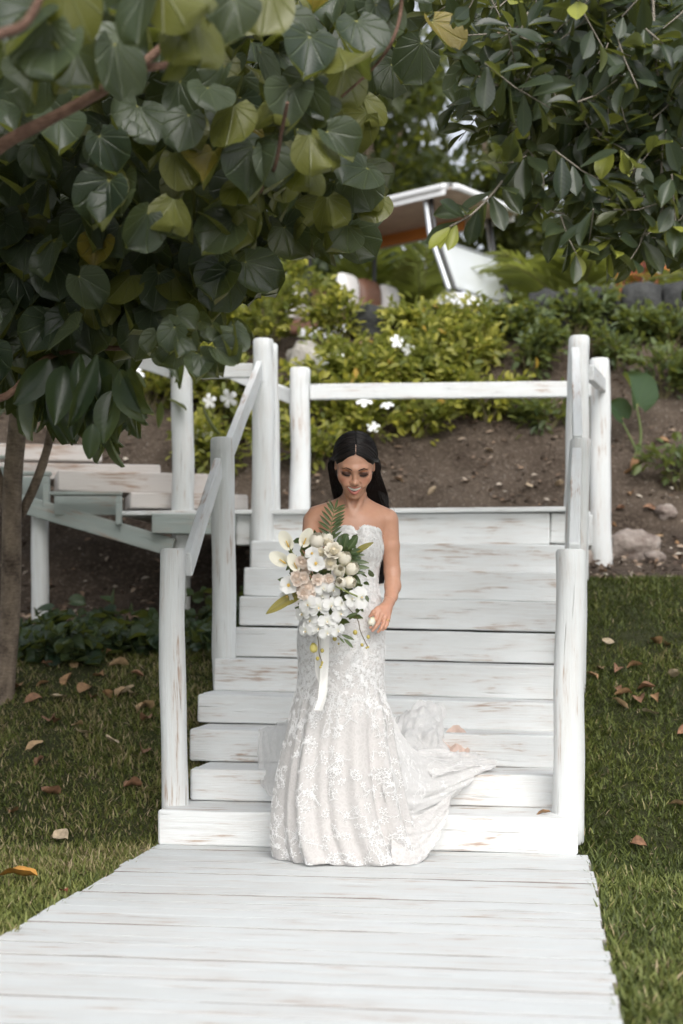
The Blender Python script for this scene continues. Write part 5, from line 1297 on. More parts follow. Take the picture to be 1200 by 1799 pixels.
def gown_fn():
    A = np.array(LV, float); NT = 150; C = catmull(A, NT); k = YB/F
    def sweet(th):  # top row lowered between and beside the cups; th=-pi/2 is the front
        x = cos(th); fr = max(0, -sin(th)); return fr*(.020*exp(-(x/.13)**2)-.006*exp(-((abs(x)-.42)/.3)**2))+(1-fr)**3*.040
    def pt(i, th):
        py, L_, R_, ry, cy = C[i]; cx = ((L_+R_)/2-600)*k; rx = (R_-L_)/2*k; z = H-(py-HY)*k; t = i/(NT-1)
        c, s_ = cos(th), sin(th); f = np.clip((py-1190)/300, 0, 1); q = 1.0
        # folds deepen towards the hem
        a = th*1.0+ .25*sin(py*.006)
        w = .55*abs(sin(a*4.5+.7+.5*sin(a*2)))**.8+.20*sin(a*13+1.5+1.2*sin(a*3))+.07*sin(a*21+py*.004)
        amp = .078*f**.8; x = cx+(rx+(w-.35)*amp)*c; y = cy+(ry+(w-.35)*amp*1.25)*s_
        if py < 1010:   # cups
            fr = max(0, -s_); g = exp(-((py-962)/26)**2); y -= fr*g*.022*(exp(-((c-.42)/.30)**2)+exp(-((c+.42)/.30)**2)); y += fr*g*.012*exp(-(c/.12)**2)
        z += -sweet(th)*max(0, 1-(py-930)/60) if py < 990 else 0
        if py > 1500: z = max(z, .004)
        if py > 1400: z += .012*sin(th*6+1)*((py-1400)/110)**2*.5
        return Vector((x, y, max(z, .004+.0*t)))
    return pt, NT, C
GP, GN, GC = gown_fn()
def lace_mat(name, alpha=1.0, fabric=(.67, .667, .66), nude=(.60, .56, .535), dens=.5, sheer=.45, scale=1.0):
    m, n, b = new_mat(name); oc = nd(n, 'ShaderNodeTexCoord').outputs['Object']; r = attr(n, 'rnd').outputs['Fac']
    w = ntex(n, oc, 14*scale, 3, .6, 1.2); vo = nd(n, 'ShaderNodeTexVoronoi'); vo.feature = 'DISTANCE_TO_EDGE'; vo.inputs['Scale'].default_value = 42*scale; vo.inputs['Randomness'].default_value = 1
    dv = nd(n, 'ShaderNodeVectorMath', operation='ADD'); n.links.new(oc, dv.inputs[0]); sc = nd(n, 'ShaderNodeTexNoise'); sc.inputs['Scale'].default_value = 22; n.links.new(oc, sc.inputs['Vector'])
    ms = nd(n, 'ShaderNodeVectorMath', operation='SCALE'); n.links.new(sc.outputs['Color'], ms.inputs[0]); ms.inputs['Scale'].default_value = .05; n.links.new(ms.outputs[0], dv.inputs[1]); n.links.new(dv.outputs[0], vo.inputs['Vector'])
    th = ramp(n, vo.outputs['Distance'], [(.05, 1.), (.13, 0.)]); wav = ntex(n, dv.outputs[0], 120*scale, 2, .5); thr2 = ramp(n, wav, [(.50, 0.), (.58, 1.)])
    area = ramp(n, mth(n, 'ADD', w, mth(n, 'MULTIPLY', r, .55)), [(.66, 0.), (.86, 1.)])
    lace = mth(n, 'MULTIPLY', mth(n, 'MAXIMUM', th, mth(n, 'MULTIPLY', thr2, .8)), mth(n, 'ADD', mth(n, 'MULTIPLY', area, .8), dens*.3), clamp=True)
    base = mixc(n, sheer, fabric, nude); c = mixc(n, lace, base, (.72, .72, .715)); n.links.new(c, b.inputs['Base Color'])
    b.inputs['Roughness'].default_value = .7; b.inputs['Sheen Weight'].default_value = .25; b.inputs['Specular IOR Level'].default_value = .3
    if alpha < 1: n.links.new(mth(n, 'ADD', mth(n, 'ADD', mth(n, 'MULTIPLY', lace, .5), mth(n, 'MULTIPLY', r, .5)), alpha, clamp=True), b.inputs['Alpha'])
    bump(n, b, mth(n, 'ADD', mth(n, 'MULTIPLY', lace, 1.0), mth(n, 'MULTIPLY', wav, .25)), .22, .003); return m
M_LACE = lace_mat('lace', alpha=.60); M_TULLE = lace_mat('tulle', alpha=.62, fabric=(.74, .737, .73), nude=(.66, .63, .61), dens=.25, sheer=.30); M_NUDE = plain('nude_lining', (.62, .47, .40), .55)
M_APP = plain('white_embroidery', (.76, .76, .755), .6)
def grid_mesh(name, R, mat, parent, rnd=None, wrap=False):
    ny, nx = R.shape[:2]; idx = np.arange(nx*ny).reshape(ny, nx)
    if wrap: idx = np.concatenate([idx, idx[:, :1]], 1)
    Fq = np.stack([idx[:-1, :-1], idx[:-1, 1:], idx[1:, 1:], idx[1:, :-1]], -1).reshape(-1, 4)
    return np_mesh(name, R.reshape(-1, 3), Fq, mat, parent, uv=np.zeros((nx*ny, 2)), rnd=(np.zeros(nx*ny) if rnd is None else rnd.ravel()))
def gown():
    NA = 260; R = np.array([[tuple(GP(i, 2*pi*j/NA)) for j in range(NA)] for i in range(GN)])
    rn = np.repeat(np.clip(1.15-(GC[:, 0]-930)/330, 0.0, 1)[:, None], NA, 1)
    g = grid_mesh('gown', R[::-1], M_LACE, person, rn[::-1], wrap=True)
    # nude lining under the sheer lace
    Q = R.copy(); ctr = Q.mean(axis=1, keepdims=True); d = Q-ctr; d[..., 2] = 0; Q = Q-norm(d)*(.006+.012*np.clip((GC[:, 0]-1200)/300, 0, 1))[:, None, None]; Q[..., 2] += .004
    k = np.ones(9)/9; sm = Q.copy()
    for _ in range(2): sm = sum(np.roll(sm, q, axis=1) for q in range(-4, 5))/9
    f = np.clip((GC[:, 0]-1190)/120, 0, 1)[:, None, None]*.75; Q = Q*(1-f)+(sm-norm(d)*.006)*f
    grid_mesh('gown_lining', Q[::-1], plain('nude_satin', (.62, .585, .56), .5), g, rn[::-1], wrap=True)
    rs = np.random.RandomState(8)
    # embroidery: vines, barbed sprays and ring flowers lying on the cloth
    mb = MB()
    def on(i, th, e=.0022):
        i = min(max(i, 0.0), GN-1.001); a = GP(int(i), th); b = GP(int(i)+1, th); p = a.lerp(b, i-int(i)); t2 = GP(int(i), th+.02)
        nr = (t2-a).cross(b-a) if (b-a).length > 1e-6 else Vector((cos(th), sin(th), 0))
        if nr.dot(Vector((cos(th), sin(th), 0))) < 0: nr = -nr
        return p+nr.normalized()*e, nr.normalized()
    def ribbon(path, w0, w1, e=.0022):
        pts = [on(i, t, e) for i, t in path]; R = []
        for k, (p, nr) in enumerate(pts):
            d = (pts[min(k+1, len(pts)-1)][0]-pts[max(k-1, 0)][0]); s = d.cross(nr); s = s.normalized() if s.length > 1e-9 else Vector((1, 0, 0)); w = w0+(w1-w0)*k/(len(pts)-1)
            R.append([p-s*w, p+nr*.0008, p+s*w])
        mb.grid(R)
    def ring(i, th, r, rad):   # r in metres
        kz = 1/abs((GP(min(int(i)+1, GN-1), th)-GP(min(int(i), GN-2), th)).length+1e-6); ka = 1/rad
        n = 10; ribbon([(i+kz*r*sin(2*pi*k/n), th+ka*r*cos(2*pi*k/n)) for k in range(n+1)], .0011, .0011)
        for k in range(6):
            a = 2*pi*k/6+.3; ribbon([(i+kz*r*1.2*sin(a), th+ka*r*1.2*cos(a)), (i+kz*r*1.9*sin(a+.15), th+ka*r*1.9*cos(a+.15))], .0028, .0010)
    def spray(i, th, L, ang, rad, barbs=9, flo=True):
        kz = 1/abs((GP(min(int(i)+1, GN-1), th)-GP(min(int(i), GN-2), th)).length+1e-6); ka = 1/rad; cur = rs.normal(0, 1.6); p = (0., 0.); path = [(i, th)]; a = ang; n = 8; x = y = 0.
        for k in range(n):
            a += cur/n; x += cos(a)*L/n; y += sin(a)*L/n; path.append((i+kz*y, th+ka*x))
            for sg in (-1, 1):
                b = a+sg*rs.uniform(.6, 1.1); l = L*.32*rs.uniform(.5, 1)*(1-.5*k/n)
                ribbon([(i+kz*y, th+ka*x), (i+kz*(y+sin(b)*l*.5), th+ka*(x+cos(b)*l*.5)), (i+kz*(y+sin(b+sg*.3)*l), th+ka*(x+cos(b+sg*.3)*l))], .0010, .0003)
        ribbon(path, .0014, .0006)
        if flo and rs.rand() < .8: ring(path[-1][0], path[-1][1], rs.uniform(.006, .009), rad)
    for i in range(150):      # bodice and hips dense
        ii = rs.uniform(2, 62)*1.0; th = rs.uniform(-pi, 0); py = GC[int(ii), 0]; spray(ii, th, rs.uniform(.03, .055), rs.rand()*6.28, .14)
    for i in range(95):       # hip motifs trailing into the skirt
        ii = rs.uniform(58, 95); th = rs.uniform(-pi, 0); spray(ii, th, rs.uniform(.035, .07), rs.normal(1.57, .8), .16)
    for i in range(110):      # clusters on the skirt
        ii = rs.uniform(92, 147); th = rs.uniform(-pi*1.02, .05); n_ = 3
        for k in range(n_): spray(ii+rs.normal(0, 1.6), th+rs.normal(0, .05), rs.uniform(.03, .06), rs.rand()*6.28, .24)
    tag(mb.build('lace_embroidery', M_APP, g, angle=60), kind='stuff')
    # raised petals around neckline and hips
    mb = MB()
    for i in range(70):
        th = -pi/2+rs.uniform(-1.35, 1.35); p, nr = on(.4+rs.rand()*1.2, th, .002); flower_mb(mb, p, rs.uniform(.006, .011), nr, rs)
    for i in range(130):
        ii = rs.uniform(70, 90); th = -pi/2+rs.uniform(-1.3, 1.3); p, nr = on(ii, th, .003); flower_mb(mb, p, rs.uniform(.006, .011), nr, rs)
    tag(mb.build('lace_flowers', M_APP, g, angle=60), kind='stuff')
    # frayed neckline edge
    mb = MB()
    for i in range(240):
        th = -pi/2+rs.uniform(-1.5, 1.5); p, nr = on(0.2, th, .001); q = p+Vector((rs.normal(0, .003), -.002, rs.uniform(.003, .008)))
        mb.tube([p, q], [.0009, .0003], n=3)
    tag(mb.build('neckline_fringe', M_APP, g, angle=60), kind='stuff')
gown()
def patch(name, curves, mat, nu=70, nv=50, rip=.012, seed=0, fr=(3, 14), rnd=.25):
    """curves: rows of (px,py,Y); smooth sheet through them with soft folds"""
    A = np.array([[tuple(P(*q)) for q in c] for c in curves]); A = np.array([catmull(c, nu) for c in A]); B_ = np.array([catmull(A[:, i], nv) for i in range(nu)]).transpose(1, 0, 2)
    du = np.gradient(B_, axis=1); dv = np.gradient(B_, axis=0); N = norm(np.cross(du, dv))
    for j in range(nv):
        for i in range(nu):
            u, v = i/(nu-1), j/(nv-1); w = noise.noise(Vector((u*fr[0]+seed, v*fr[1], seed)))+.45*noise.noise(Vector((u*fr[0]*2.3, v*fr[1]*2.1+seed, 4)))+.25*noise.noise(Vector((u*14, v*16, seed)))
            B_[j, i] += N[j, i]*w*rip*1.6
    return grid_mesh(name, B_, mat, person, np.full((nv, nu), rnd))
# sweep of the train to the right, over the lower steps
patch('train', [
 [(668, 1215, 5.83), (706, 1290, 5.93), (745, 1325, 6.08), (800, 1337, 6.26), (868, 1334, 6.40)],
 [(668, 1240, 5.76), (700, 1315, 5.84), (748, 1348, 6.02), (806, 1348, 6.20), (872, 1345, 6.32)],
 [(672, 1290, 5.70), (698, 1350, 5.76), (745, 1376, 5.93), (800, 1368, 6.12), (852, 1356, 6.26)],
 [(676, 1350, 5.66), (694, 1392, 5.72), (735, 1405, 5.88), (785, 1390, 6.06), (835, 1366, 6.22)],
 [(678, 1405, 5.65), (694, 1428, 5.73), (730, 1427, 5.88), (775, 1410, 6.05), (815, 1384, 6.20)],
 [(690, 1440, 5.75), (705, 1443, 5.82), (735, 1437, 5.92), (770, 1420, 6.08), (805, 1396, 6.24)]], M_TULLE, rip=.010, seed=2.2, fr=(2.2, 9))
patch('train_lining', [
 [(690, 1425, 5.80), (725, 1432, 5.86), (765, 1415, 5.97), (792, 1395, 6.06)],
 [(688, 1460, 5.70), (722, 1462, 5.74), (758, 1450, 5.83), (789, 1425, 5.93)],
 [(688, 1492, 5.62), (716, 1492, 5.66), (748, 1480, 5.74), (780, 1452, 5.84)],
 [(690, 1519, 5.61), (714, 1520, 5.60), (742, 1513, 5.67), (768, 1480, 5.78)]], M_LACE, rip=.008, seed=5.1, fr=(3, 5), rnd=.2)
patch('train_bunch', [
 [(690, 1262, 6.55), (716, 1250, 6.66), (742, 1243, 6.72), (772, 1252, 6.74), (788, 1290, 6.70)],
 [(688, 1290, 6.42), (712, 1262, 6.52), (742, 1255, 6.56), (770, 1272, 6.60), (783, 1308, 6.56)],
 [(695, 1315, 6.32), (718, 1296, 6.38), (748, 1290, 6.40), (772, 1298, 6.46), (788, 1325, 6.46)],
 [(712, 1335, 6.25), (735, 1326, 6.28), (762, 1326, 6.33), (786, 1330, 6.38), (806, 1334, 6.42)]], M_TULLE, rip=.026, seed=8.4, fr=(4, 5), rnd=.05)
patch('train_lining', [
 [(778, 1290, 6.66), (796, 1278, 6.72), (815, 1283, 6.70), (829, 1290, 6.66)],
 [(774, 1308, 6.56), (794, 1304, 6.60), (812, 1306, 6.60), (826, 1312, 6.58)],
 [(780, 1328, 6.46), (796, 1328, 6.48), (812, 1326, 6.50), (824, 1328, 6.50)]], M_NUDE, nu=30, nv=24, rip=.016, seed=3.3, fr=(3, 4))
patch('train_bunch', [
 [(732, 1318, 6.18), (775, 1318, 6.26), (812, 1322, 6.34), (842, 1328, 6.42), (868, 1338, 6.42)],
 [(740, 1342, 6.05), (782, 1338, 6.16), (815, 1336, 6.26), (845, 1338, 6.34), (872, 1343, 6.36)],
 [(762, 1362, 6.00), (792, 1356, 6.10), (820, 1352, 6.20), (848, 1350, 6.28), (870, 1348, 6.32)]], M_TULLE, rip=.016, seed=6.7, fr=(3, 6), rnd=.1)
# piece hanging over the steps at the left
patch('train', [
 [(454, 1281, 6.60), (470, 1276, 6.58), (492, 1270, 6.50), (516, 1262, 6.20)],
 [(453, 1300, 6.56), (469, 1300, 6.50), (488, 1296, 6.38), (512, 1290, 6.08)],
 [(455, 1335, 6.50), (470, 1336, 6.42), (488, 1332, 6.28), (506, 1325, 6.00)],
 [(456, 1370, 6.38), (468, 1376, 6.30), (484, 1368, 6.16), (500, 1362, 5.96)],
 [(462, 1386, 6.28), (474, 1398, 6.20), (486, 1402, 6.08), (500, 1398, 5.92)]], M_TULLE, nu=46, nv=40, rip=.012, seed=9.2, fr=(4, 3), rnd=.0)

# ---------------------------------------------------------------- bouquet
YQ = 5.42
def bouquet():
    rs = np.random.RandomState(44)
    t = empty('bouquet', P(575, 1040, 5.5), 'cascading bridal bouquet of white orchids, calla lilies, tulips and blush roses held by the bride', 'bouquet')
    def pm(name, c, c2=None, tr=.25, rough=.5):
        m, n, b = new_mat(name); uv = nd(n, 'ShaderNodeUVMap', uv_map='UVMap').outputs[0]; sp = nd(n, 'ShaderNodeSeparateXYZ'); n.links.new(uv, sp.inputs[0])
        cc = mixc(n, ramp(n, sp.outputs[1], [(.05, 0.), (.35, 1.)]), c2 or c, c); oc = nd(n, 'ShaderNodeTexCoord').outputs['Object']
        st_ = ntex(n, oc, 90, 3, .5); cc = mixc(n, mth(n, 'MULTIPLY', st_, .12), cc, tuple(x*.75 for x in c)); n.links.new(cc, b.inputs['Base Color']); b.inputs['Roughness'].default_value = rough; b.inputs['Specular IOR Level'].default_value = .3
        tb = nd(n, 'ShaderNodeBsdfTranslucent'); n.links.new(cc, tb.inputs['Color']); mx = nd(n, 'ShaderNodeMixShader'); mx.inputs[0].default_value = tr
        n.links.new(b.outputs[0], mx.inputs[1]); n.links.new(tb.outputs[0], mx.inputs[2]); n.links.new(mx.outputs[0], n.nodes['Material Output'].inputs['Surface']); return m
    MW = pm('orchid_white', (.76, .76, .74), (.72, .72, .62)); MC = pm('calla_cream', (.82, .80, .68), (.55, .60, .25)); MT = pm('tulip_cream', (.82, .78, .66), (.66, .66, .40)); MR = pm('rose_blush', (.88, .79, .71), (.80, .66, .55)); MI = pm('ranunculus_ivory', (.84, .80, .70), (.74, .66, .48))
    MY = plain('yellow_lip', (.66, .44, .10), .5); MG = leaf_mat('bouquet_leaf', (.018, .045, .018), (.05, .09, .03), (.09, .12, .03), trans=.15, rough=.4); MGO = leaf_mat('olive_leaf', (.16, .15, .03), (.30, .24, .06), (.2, .18, .05), vein=(.08, .09, .02), trans=.15, rough=.5)
    MS = plain('stem_brown', (.10, .07, .03), .6); MSG = plain('stem_green', (.16, .19, .05), .5); MB_ = plain('orchid_bud', (.40, .33, .08), .5, var=.3)
    def basis(nrm, roll):
        nrm = Vector(nrm).normalized(); a = Vector((0, 0, 1)).cross(nrm); a = a.normalized() if a.length > .1 else Vector((1, 0, 0)); b = nrm.cross(a); a2 = a*cos(roll)+b*sin(roll); return nrm, a2, nrm.cross(a2)
    def petal(mb, c, d, nrm, L, w, cup=.2, curl=0., tip=.0, base=.25, nu=6, nv=7, ruf=0., y0=0.):
        """d direction, nrm facing"""
        d = Vector(d).normalized(); nrm = (Vector(nrm)-d*Vector(nrm).dot(d)).normalized(); s = d.cross(nrm); R = []; UV = []
        ph = rs.rand()*6
        for j in range(nv+1):
            tt = j/nv; ww = w*(base+(1-base)*sin(pi*min(1, tt*.62+.08))**1.0)*sqrt(max(0, 1-max(0, (tt-.55)/.45)**2.6)) + (w*tip*.02)
            if j == nv: ww = w*.05
            for i in range(nu+1):
                q = i/nu*2-1
                x = q*ww; zz = cup*q*q*ww+curl*tt*tt*L*-1+ruf*sin(q*5+ph+tt*3)*L*.05*tt
                R.append(Vector(c)+s*x+d*(tt*L)+nrm*zz); UV.append((q*.5, y0+tt*(1-y0)))
        rows = [R[j*(nu+1):(j+1)*(nu+1)] for j in range(nv+1)]; mb.grid(rows, uvs=UV)
    def orchid(px, py, Y, r, nrm=(0, -1, .1), roll=0, name='orchid'):
        n_, a, b = basis(nrm, roll); c = P(px, py, Y); mb = MB()
        for ang, l, w in ((90, .95, .30), (215, .92, .29), (325, .92, .29)): dd = a*cos(radians(ang))+b*sin(radians(ang)); petal(mb, c-n_*.003, dd+n_*.08, n_, r*l, r*w, .25, .12)
        for ang in (12, 168): dd = a*cos(radians(ang))+b*sin(radians(ang)); petal(mb, c, dd+n_*.12, n_, r*1.0, r*.56, .10, .18, ruf=.8, base=.15)
        o = mb.build(name, MW, t, angle=80)
        mb = MB(); dn = -b
        petal(mb, c+n_*.004, dn*.5+n_*.8, n_, r*.36, r*.12, .8, .3); petal(mb, c+n_*.004, dn*.6+n_*.5+a*.6, n_, r*.25, r*.10, .8, -.2); petal(mb, c+n_*.004, dn*.6+n_*.5-a*.6, n_, r*.25, r*.10, .8, -.2)
        mb.build('lip', MW, o, angle=80); mb = MB(); mb.ell(c+n_*(r*.14)-b*(r*.08), (r*.09, r*.09, r*.09), n=8, m=6); mb.build('throat', MY, o, angle=80); return o
    def calla(px, py, Y, r, d, nrm):
        c = P(px, py, Y); d = Vector(d).normalized(); n_ = (Vector(nrm)-d*Vector(nrm).dot(d)).normalized(); s = d.cross(n_); R = []; UV = []; nv = 12; nu = 22
        for j in range(nv+1):
            tt = j/nv; row = []
            for i in range(nu+1):
                a = (i/nu-.5)*2*pi*.97; flare = .16+.84*tt**2.0; lip = max(0, cos(a/2))
                rad = r*.62*flare*(1+.25*tt*tt*abs(sin(a/2))); h = r*2.0*tt*(.72+.42*cos(a)*tt)-(.25*r*tt**4*(1-cos(a))*.4)
                row.append(c+d*h+(n_*-cos(a)+s*sin(a))*rad); UV.append((0, tt))
            R.append(row)
        mb = MB(); mb.grid(R, uvs=UV); o = mb.build('calla_lily', MC, t, angle=80)
        mb = MB(); mb.tube([c+d*r*.3, c+d*r*1.25], [r*.09, r*.06], n=8); mb.build('spadix', MY, o, angle=80)
        mb = MB(); mb.tube([c+d*r*.1, c-d*r*.5, P(572, 1035, 5.5)], r*.14, n=7); mb.build('flower_stem', MSG, o, angle=80)
    def closed(px, py, Y, r, d, mat, name, npet=3, op=.10, L=1.0):
        """egg-shaped tulip or bud of overlapping petals"""
        r = r*1.18 if name == 'tulip' else r
        c = P(px, py, Y); d = Vector(d).normalized(); a = d.orthogonal().normalized(); b = d.cross(a); mb = MB()
        for lay in range(3):
            for k in range(npet):
                an = 2*pi*(k+lay*.5)/npet+rs.rand()*.2; R = []; UV = []; rr = r*(1-.16*lay)
                for j in range(8):
                    tt = j/7; row = []; wa = (pi/npet)*1.12*sin(pi*min(1, tt*.62+.16))*sqrt(max(0.02, 1-max(0, (tt-.6)/.4)**2.5))
                    for i in range(7):
                        q = i/6*2-1; aa = an+q*wa; rad = rr*(sin(pi*min(1, (tt*.80+.07)))**.7)*(1+op*tt)+.0006*q*q*0
                        row.append(c+(a*cos(aa)+b*sin(aa))*rad*.80*(1+.05*abs(q)*(1-lay*.3))+d*((tt-.5)*2.1*r*L*(1-.05*lay))); UV.append((q*.5, tt))
                    R.append(row)
                mb.grid(R, uvs=UV)
        return mb.build(name, mat, t, angle=80)
    def rose(px, py, Y, r, nrm, mat, name='rose', layers=6):
        n_, a, b = basis(nrm, rs.rand()*6); c = P(px, py, Y); mb = MB()
        for lay in range(layers):
            f = (lay+1)/layers; npet = 3+lay; R0_ = r*(.14+.80*f**1.05); hgt = r*(.80-.55*f)
            for k in range(npet):
                an = 2*pi*(k+.5*(lay % 2))/npet+rs.normal(0, .15); R = []; UV = []
                for j in range(6):
                    tt = j/5; row = []; wa = (pi/npet)*1.35*sqrt(max(.02, 1-(max(0, tt-.5)/.52)**2.5))
                    for i in range(7):
                        q = i/6*2-1; aa = an+q*wa; rad = R0_*(.35+.65*tt**.8)*(1+.10*max(0, tt-.7)*f*3)+r*.02*sin(q*4+k)
                        row.append(c+(a*cos(aa)+b*sin(aa))*rad+n_*(-r*.55*(1-tt)*f+hgt*tt+r*.05*(1-q*q)*tt-(.22*r*max(0, tt-.75)*f*2))); UV.append((q*.5, .25+.75*tt))
                    R.append(row)
                mb.grid(R, uvs=UV)
        mb.ell(c, (r*.55, r*.5, r*.5), n=10, m=8)
        return mb.build(name, mat, t, angle=80)
    def openfl(px, py, Y, r, nrm, name='white_open_flower'):
        n_, a, b = basis(nrm, rs.rand()*6); c = P(px, py, Y); mb = MB()
        for lay in range(2):
            for k in range(3):
                an = 2*pi*(k+.5*lay)/3; petal(mb, c-n_*r*.3, (a*cos(an)+b*sin(an))+n_*(.62+.25*lay), n_, r*1.15, r*.62, .22, .25, base=.3)
        o = mb.build(name, MW, t, angle=80); mb = MB(); mb.ell(c-n_*r*.05, (r*.13, r*.13, r*.2), n=8, m=6)
        for k in range(5): mb.ell(c+n_*r*.05+(a*cos(k*1.26)+b*sin(k*1.26))*r*.14, (r*.05, r*.05, r*.08), n=6, m=5)
        mb.build('flower_centre', MY, o, angle=80)
    # dark foliage core that binds the flowers
    n = 210; px, py = poly_pts([(505, 950), (560, 935), (625, 945), (650, 1000), (640, 1060), (605, 1100), (560, 1110), (530, 1070), (505, 1040), (495, 990)], n, rs)
    Pn = PA(px, py, rs.uniform(YQ+.03, YQ+.12, n)); D = unitr(n, rs)+[0, -.3, 0]
    scatter('greenery', OT, Pn, D, unitr(n, rs)*.5+[0, -1, .3], rs.uniform(.03, .05, n), MG, t, rnd=np.clip(rs.normal(.4, .25, n), 0, .9))['kind'] = 'stuff'
    mb = MB(); mb.tube([P(572, 1000, 5.50), P(574, 1040, 5.51), P(577, 1095, 5.52)], [.022, .019, .020], n=12); mb.build('stem_bundle', MSG, t, angle=60)
    # calla lilies, upper left
    calla(510, 966, YQ-.01, .035, (-.35, -.55, .75), (.3, -.8, -.5)); calla(508, 994, YQ-.03, .037, (-.75, -.35, .5), (.2, -.9, 0)); calla(524, 1003, YQ-.05, .032, (-.35, -.5, .7), (.2, -.8, -.4)); calla(531, 961, YQ+.0, .034, (.35, -.5, .75), (-.2, -.8, -.4))
    # tulips and ranunculus
    closed(556, 951, YQ-.02, .027, (.1, -.5, .85), MI, 'tulip'); closed(605, 982, YQ-.05, .024, (.35, -.5, .75), MT, 'tulip'); closed(618, 1000, YQ-.05, .024, (.7, -.45, .45), MT, 'tulip'); closed(596, 1003, YQ-.07, .022, (.2, -.85, .3), MT, 'tulip'); closed(613, 1023, YQ-.05, .023, (.7, -.5, -.1), MT, 'tulip'); closed(599, 1024, YQ-.08, .022, (-.2, -.9, .2), MI, 'tulip')
    closed(574, 947, YQ+.0, .024, (0, -.5, .85), MI, 'tulip'); closed(545, 981, YQ-.02, .022, (-.3, -.6, .6), MT, 'tulip')
    rose(586, 968, YQ-.06, .036, (.1, -.9, .4), MI, 'ranunculus'); rose(563, 972, YQ-.03, .026, (0, -.9, .4), MI, 'ranunculus'); rose(580, 990, YQ-.05, .026, (.1, -1, 0), MI, 'ranunculus'); rose(575, 954, YQ-.02, .028, (.0, -.7, .7), MI, 'ranunculus')
    for x, y, r in ((530, 988, .021), (534, 1003, .020), (520, 1012, .019), (534, 1015, .019), (528, 1030, .021), (542, 1031, .023), (533, 1043, .020), (545, 1044, .019), (558, 1018, .019), (577, 1018, .019), (522, 1022, .017)):
        rose(x, y, YQ-.06+rs.uniform(-.02, .02), r*1.25, (rs.normal(-.2, .25), -1, rs.normal(.1, .25)), MR)
    openfl(555, 990, YQ-.10, .033, (-.05, -1, .15)); openfl(507, 1028, YQ-.06, .034, (-.25, -1, .05)); openfl(504, 1048, YQ-.03, .027, (-.3, -.9, -.5)); openfl(548, 972, YQ-.05, .026, (-.2, -.9, .5))
    # orchids, lower cascade
    for x, y, r, nn, ro in ((568, 1034, .030, (.1, -1, 0), .2), (586, 1036, .027, (.5, -.8, -.2), -.5), (592, 1050, .030, (.3, -.9, .1), 1.9), (560, 1068, .040, (-.1, -1, .1), .15), (541, 1062, .036, (-.5, -.85, .1), .5), (582, 1064, .032, (.4, -.9, 0), -.2), (598, 1078, .034, (.4, -.9, -.1), .7), (575, 1092, .034, (0, -1, 0), .1), (560, 1104, .038, (-.15, -1, -.1), -.15),
                            (575, 1112, .030, (.3, -.9, -.3), .3), (545, 1090, .034, (-.6, -.8, 0), .2), (594, 1108, .028, (.5, -.8, -.2), .5), (634, 1050, .040, (.35, -.9, .15), 1.55), (600, 1060, .028, (.2, -1, .1), 2.6), (618, 1052, .03, (.5, -.8, 0), 1.2), (531, 1078, .036, (-.7, -.7, 0), .3), (537, 1108, .030, (-.6, -.7, -.2), .1), (566, 1048, .028, (0, -1, .1), .4)):
        orchid(x, y, YQ-.06+rs.uniform(-.025, .025), r*1.12, nn, ro)
    closed(653, 1092, YQ+.0, .017, (-.3, -.3, -.9), MT, 'orchid_bud'); closed(551, 1138, YQ+.02, .018, (.1, -.2, -1), pm('yellow_bud', (.70, .62, .22), (.55, .48, .1)), 'orchid_bud'); 
    # bud sprays
    def spray(pts, buds, r=.0018):
        mb = MB(); mb.tube([Vector(tuple(q)) for q in catmull([P(*p) for p in pts], 22)], [r]*22, n=6); o = mb.build('bud_spray', MS, t, angle=80)
        for x, y, s in buds: q = MB(); q.ell(P(x, y, pts[-1][2]), (s, s, s*1.15), n=10, m=8); q.build('bud', MB_, o, angle=80)
    spray([(590, 1045, YQ), (612, 1068, YQ), (628, 1088, YQ), (633, 1108, YQ), (640, 1124, YQ), (646, 1136, YQ)], [(624, 1111, .0088), (647, 1119, .0072), (636, 1133, .0062), (644, 1138, .0042), (647, 1137, .004)])
    spray([(558, 1118, YQ), (560, 1135, YQ), (561, 1150, YQ), (565, 1162, YQ), (563, 1172, YQ)], [(566, 1143, .0076), (558, 1157, .0072), (566, 1164, .005), (563, 1172, .0048), (565, 1168, .004)])
    spray([(580, 1105, YQ), (590, 1115, YQ), (602, 1125, YQ)], [(588, 1122, .0085), (595, 1131, .004)])
    # palm fronds and leaves
    def fr(pts, n, L, w=1.0, mat=MG, name='palm_frond', sp=.7):
        c = catmull([P(*p) for p in pts], n); Pn = []; D = []; N = []
        for i in range(1, n):
            tan = c[min(i+1, n-1)]-c[i-1]; tan /= np.linalg.norm(tan); s = np.cross(tan, [0, -1, 0]); s /= np.linalg.norm(s)
            for sg in (-1, 1): Pn.append(c[i]); D.append(tan*sp+s*sg*(1-.3*i/n)); N.append([rs.normal(0, .2), -1, .35*sg*0+rs.normal(.1, .2)])
        Pn.append(c[-1]); D.append(c[-1]-c[-2]); N.append([0, -1, .1])
        k = len(Pn); Lz = L*np.array([(1-.45*abs((j//2)/(n-1)-.35)) for j in range(k)])
        o = scatter(name, leaf_tmpl('lance', 2, 6, .3, .25, 3), np.array(Pn), np.array(D), np.array(N), Lz, mat, t, rnd=rs.uniform(.1, .8, k), wide=np.full(k, w))
        mb = MB(); mb.tube([Vector(tuple(q)) for q in c], .0014, n=5); mb.build('frond_stem', MSG, o, angle=80)
    fr([(583, 955, YQ), (581, 935, YQ-.01), (583, 915, YQ-.02), (588, 896, YQ-.02)], 9, .062, .8)
    fr([(600, 1000, YQ+.01), (615, 988, YQ+.01), (622, 992, YQ+.02), (628, 1004, YQ+.02), (622, 1016, YQ+.02)], 8, .052, .8)
